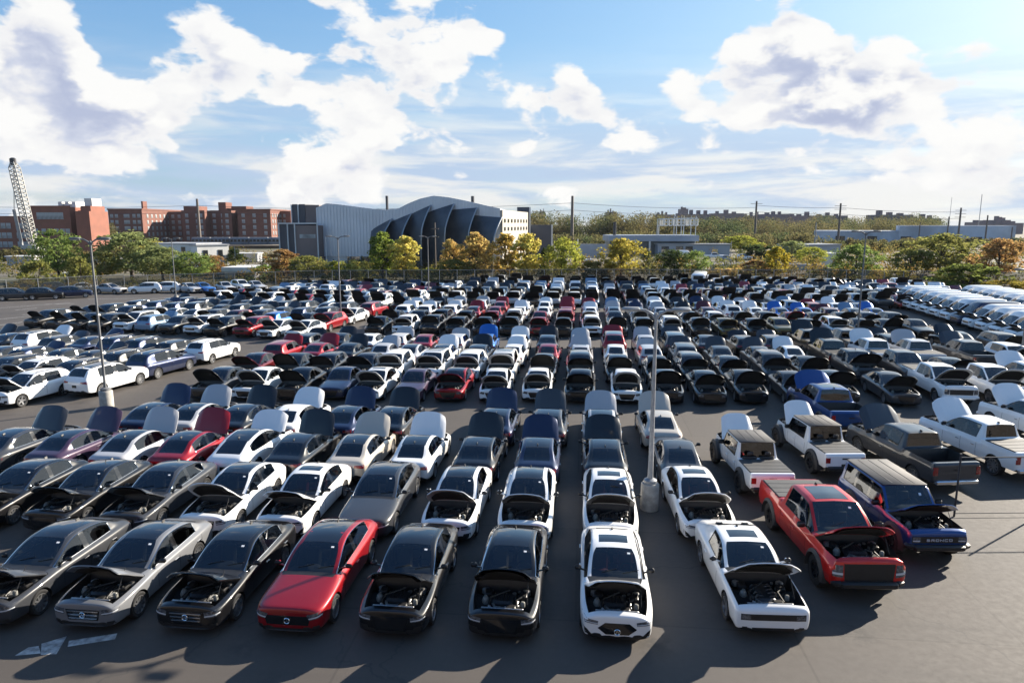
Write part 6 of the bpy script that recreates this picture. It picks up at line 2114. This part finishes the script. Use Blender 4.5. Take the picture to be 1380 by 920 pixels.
z0, za, zb = zf1, zat(900, 304, DS), zat(900, 295, DS)
for q in (0, .04, .42, .48, .60, .66, .84, .96):
    b = MB(); b.tube([(W2 * q, 0, 0), (W2 * q, 0, zb + (1.0 if q > .4 else 0))], .13, 5); b.build('post', WHITEW, rs)
for zz in (za, zb):
    b = MB(); b.tube([(0, 0, zz), (W2, 0, zz + .4)], .10, 5); b.build('rail', WHITEW, rs)
lw = W2 / 10.5
for k in range(9):
    x0 = W2 * .07 + k * lw * 1.12
    b = MB(); h = zb - za
    for (p, q) in [((0, 0), (0, 1)), ((0, 1), (.8, 1)), ((.8, 1), (.8, 0)), ((.8, 0), (0, 0))] + ([((0, .5), (.8, .5))] if k % 3 else [((.4, 0), (.4, 1))]):
        b.tube([(x0 + p[0] * lw, -.3, za + p[1] * h), (x0 + q[0] * lw, -.3, za + q[1] * h)], .17, 4)
    b.build('letter_frame', WHITEW, rs)
# right-hand sheds and the long white warehouse
r, W = site('warehouse', G(1098, 415), G(1368, 372), 'long low white warehouse with graffiti stains beyond the rail yard', 'building')
boxpart(r, 'wall', mat('stained_white', (.58, .62, .68), .8, var=.45, vscale=.06), 0, W * .45, 0, 30, 0, zat(1170, 311, 400)); boxpart(r, 'wall', MATS['stained_white'], W * .45 + .02, W, -4, 30, 0, zat(1300, 304, 385))
for q in range(5): boxpart(r, 'doorway', WGL, W * (.12 + .17 * q), W * (.12 + .17 * q) + 5, -4.15 if q > 1 else -.15, -4.02 if q > 1 else -.02, 0, 3.4)
r, W = site('blue_shed', G(1075, 200), G(1135, 205), 'blue-grey flat shed left of the right middle lamp post', 'building')
boxpart(r, 'wall', BLUEG, 0, W, 0, 8, 0, zat(1100, 331, 200)); boxpart(r, 'roof_edge', STEEL, -.2, W + .2, -.3, 8.2, zat(1100, 331, 200), zat(1100, 329.5, 200))
r, W = site('blue_shed', G(1108, 168), G(1136, 168), 'white-faced kiosk with dark doorway below the blue-grey shed', 'building')
boxpart(r, 'wall', WHITEW, 0, W * .78, 0, 5, 0, zat(1120, 341, 168)); boxpart(r, 'doorway', WGL, W * .79, W, .3, 5, 0, zat(1120, 341, 168))
r, W = site('grey_wall', G(768, 215), G(818, 215), 'pale low wall left of the low depot', 'wall')
boxpart(r, 'wall', BLUEG, 0, W, 0, 1, 0, zat(790, 329, 215))
r, W = site('grey_wall', G(1163, 139), G(1182, 139), 'grey concrete panel behind the yellow bushes', 'wall')
boxpart(r, 'wall', CONC, 0, W, 0, .4, 0, zat(1170, 364, 139))
r, W = site('grey_wall', G(960, 158), G(1120, 158), 'low dark wall along the street behind the shuttle bus', 'wall')
boxpart(r, 'wall', STEEL, 0, W, 0, .4, 0, 1.2)
# skyline
SKYB = brick_mat('hazed_brick', (.22, .18, .18), (.18, .155, .17))  # brick tone paled in the colour to stand for distance haze
rr = random.Random(9)
sk = [(885, 905, 287, 760), (905, 924, 289, 800), (918, 927, 279, 900), (927, 962, 286, 700), (962, 1002, 285, 720), (1002, 1030, 288, 760), (1030, 1062, 286, 740), (1062, 1100, 288, 760), (1100, 1142, 288, 700), (1180, 1230, 287, 680), (1230, 1268, 292, 690), (1335, 1380, 298, 720), (1345, 1362, 294, 760), (727, 735, 283, 900), (818, 830, 283, 950), (1315, 1340, 297, 800)]
for i, (x0, x1, yt, d) in enumerate(sk):
    r, W = site('distant_building', G(x0, d), G(x1, d), 'dark distant apartment building on the skyline, %s from the left' % ORD[sorted(s[0] for s in sk).index(x0)], 'building', 'distant skyline buildings')
    zt = zat(x0, yt + 2.5, d)
    boxpart(r, 'wall', SKYB, 0, W - .1, 0, 20, 0, zt)
    for q in range(3): boxpart(r, 'roof_block', SKYB, W * (.12 + .28 * q), W * (.12 + .28 * q) + W * rr.uniform(.06, .14), 4, 10, zt, zt + rr.uniform(1.5, 4.5))
# poles
def pole(px, ytop, d, rad, label, m=GALV, arms=0):
    r = empty('utility_pole', G(px, d)); tag(r, label, 'pole', 'poles of the rail yard')
    h = zat(px, ytop, d)
    b = MB(); b.tube([(0, 0, -.05), (0, 0, h)], rad, 8, r2=rad * .7); b.build('shaft', m, r, 60)
    for k in range(arms):
        b = MB(); b.box((0, 0, h - 1.2 - k * 1.6), (rad * 9, .18, .18)); b.build('cross_arm', m, r)
    return r, h
RUST = mat('weathered_steel', (.16, .13, .11), .7, var=.3, vscale=.5)
P = [(268, 268, 320, .75, 'tall steel pole before the long brick apartment block', RUST, 0), (771, 264, 300, .75, 'tall steel pole right of the dark hall', RUST, 0), (1018, 271, 330, .6, 'steel pole before the skyline, right of scaffold letters', RUST, 1), (1131, 274, 330, .6, 'steel pole before the skyline near the warehouse end', RUST, 2),
     (1293, 280, 330, .55, 'thick dark pole before the white warehouse', RUST, 3), (1278, 292, 300, .35, 'thin dark pole left of the thick warehouse pole', RUST, 0), (1330, 290, 300, .4, 'dark pole right of the thick warehouse pole', RUST, 0), (1319, 262, 420, .25, 'very thin tall mast above the warehouse', GALV, 0), (1279, 266, 430, .15, 'faint thin mast above the warehouse', GALV, 0),
     (1240, 300, 300, .3, 'short pole left of the warehouse poles', RUST, 0), (1100, 300, 280, .3, 'pale pole left of the warehouse', GALV, 0), (1365, 306, 310, .35, 'short dark pole at the right warehouse end', RUST, 0), (779, 322, 210, .2, 'slim white pole behind the pale yellow tree', WHITEW, 0), (1308, 335, 160, .3, 'dark stubby pole behind the large olive crown', RUST, 1),
     (438, 318, 150, .12, 'thin white lamp pole before the dark hall', WHITEW, 0), (586, 300, 138, .16, 'bare utility pole with crossarms before the shells', RUST, 2), (987, 325, 170, .12, 'thin light pole right of the depot', GALV, 0), (314, 332, 160, .12, 'thin light pole near the white workshop', GALV, 0)]
tops = {}
for (x, yt, d, rad, lab, m, ar) in P:
    r, h = pole(x, yt, d, rad, lab, m, ar); tops[x] = Vector((r.location.x, r.location.y, h))
def wire(a, c, dz, label):
    b = MB(); a = a - Vector((0, 0, dz)); c = c - Vector((0, 0, dz))
    pts = []
    for k in range(13):
        t = k / 12; p = a.lerp(c, t); p.z -= 4 * t * (1 - t) * (a - c).length * .012; pts.append(p)
    b.tube(pts, .07, 4)
    tag(b.build('overhead_wire', DKMET), label, 'wire', 'overhead wires')
L0 = at(-200, 262, 330)
for dz, q in ((3, 'upper'), (6, 'lower')): wire(L0, tops[268], dz, q + ' overhead wire left of the apartment pole')
for dz, q in ((3, 'upper'), (6, 'lower')): wire(tops[268], tops[771], dz, q + ' overhead wire running from the apartment pole behind the dark hall')
for dz, q in ((3, 'upper'), (6, 'lower')): wire(tops[771], tops[1018], dz, q + ' overhead wire from the hall pole towards the scaffold letters')
for dz, q in ((2, 'upper'), (5, 'lower')): wire(tops[1018], tops[1131], dz, q + ' overhead wire between the two skyline poles')
for dz, q in ((2, 'upper'), (5, 'lower')): wire(tops[1131], tops[1293], dz, q + ' overhead wire running to the thick warehouse pole')
# shuttle bus at the far end of the lot
p = ground(946, 389)
r = empty('shuttle_bus', (p.x, p.y + 3, 0), R(168)); tag(r, 'white box-bodied shuttle bus at the far lot end', 'bus')
b = MB(); b.box((0, 0, 1.5), (2.2, 8.0, 1.8), bev=.18); b.build('body', mat('bus_white', (.74, .75, .76), .35, coat=.6), r, 40)
b = MB(); b.box((0, -4.5, 1.05), (2.0, 1.3, 1.1), bev=.2); b.build('bonnet', MATS['bus_white'], r, 40)
for yy in (-3.0, 2.6):
    for s in (1, -1):
        b = MB(); b.lathe([(0, .12), (.42, .12), (.42, -.12), (0, -.12)], 16, 'X', (s * 1.0, yy, .42)); b.build('wheel', RUBBER, r, 40)
b = MB(); b.box((0, 4.02, 1.85), (1.5, .04, .6)); b.build('rear_window', WGL, r)
for s in (1, -1):
    for k in range(5):
        b = MB(); b.box((s * 1.11, -2.6 + k * 1.35, 1.85), (.03, 1.1, .6)); b.build('side_window', WGL, r)
    b = MB(); b.box((s * .9, 4.02, 1.2), (.22, .05, .35)); b.build('taillight', RED, r)
# a few vehicles on the street behind the fence
for (x, y, ck, v, hd, lab) in [(923, 349, 'w', 'van', 1.5, 'white van parked by the low depot'), (962, 349, 'w', 'pickup', 1.5, 'white pickup parked right of the low depot'), (980, 352, 's', 'suv', 1.5, 'silver SUV parked beyond the right end of the depot'), (1003, 350, 'w', 'suv', 1.5, 'white SUV on the street before the dark evergreens'), (783, 353, 'w', 'suv', .3, 'white SUV on the street left of the depot, left one'), (792, 353, 's', 'plain_sedan', .3, 'silver car on the street left of the depot')]:
    p = ground(x, y); vehicle(v, ck, p.x, p.y, hd, False, 0, 48, 'cover', lab, 'vehicles on the street behind the fence')
tag(link('street', mesh('street', [(-60, 176, -.03), (130, 176, -.03), (160, 196, -.03), (-60, 196, -.03)], [(0, 1, 2, 3)], ASPH)), kind='structure')
# ------------------------------------------------------------------ thin autumn haze
hb = MB(); hb.box((60, 480, 29.5), (1900, 1240, 63))
hm_ = bpy.data.materials.new('haze_air'); hm_.use_nodes = True
hm_.node_tree.nodes.clear()
pv = hm_.node_tree.nodes.new('ShaderNodeVolumePrincipled')
pv.inputs['Color'].default_value = (.86, .91, 1.0, 1); pv.inputs['Density'].default_value = .00004; pv.inputs['Anisotropy'].default_value = .0
ho = hm_.node_tree.nodes.new('ShaderNodeOutputMaterial'); hm_.node_tree.links.new(pv.outputs[0], ho.inputs['Volume'])
tag(hb.build('haze', hm_), 'thin pale haze over the rail yard and skyline', 'haze', kind='stuff')
S.cycles.volume_bounces = 0
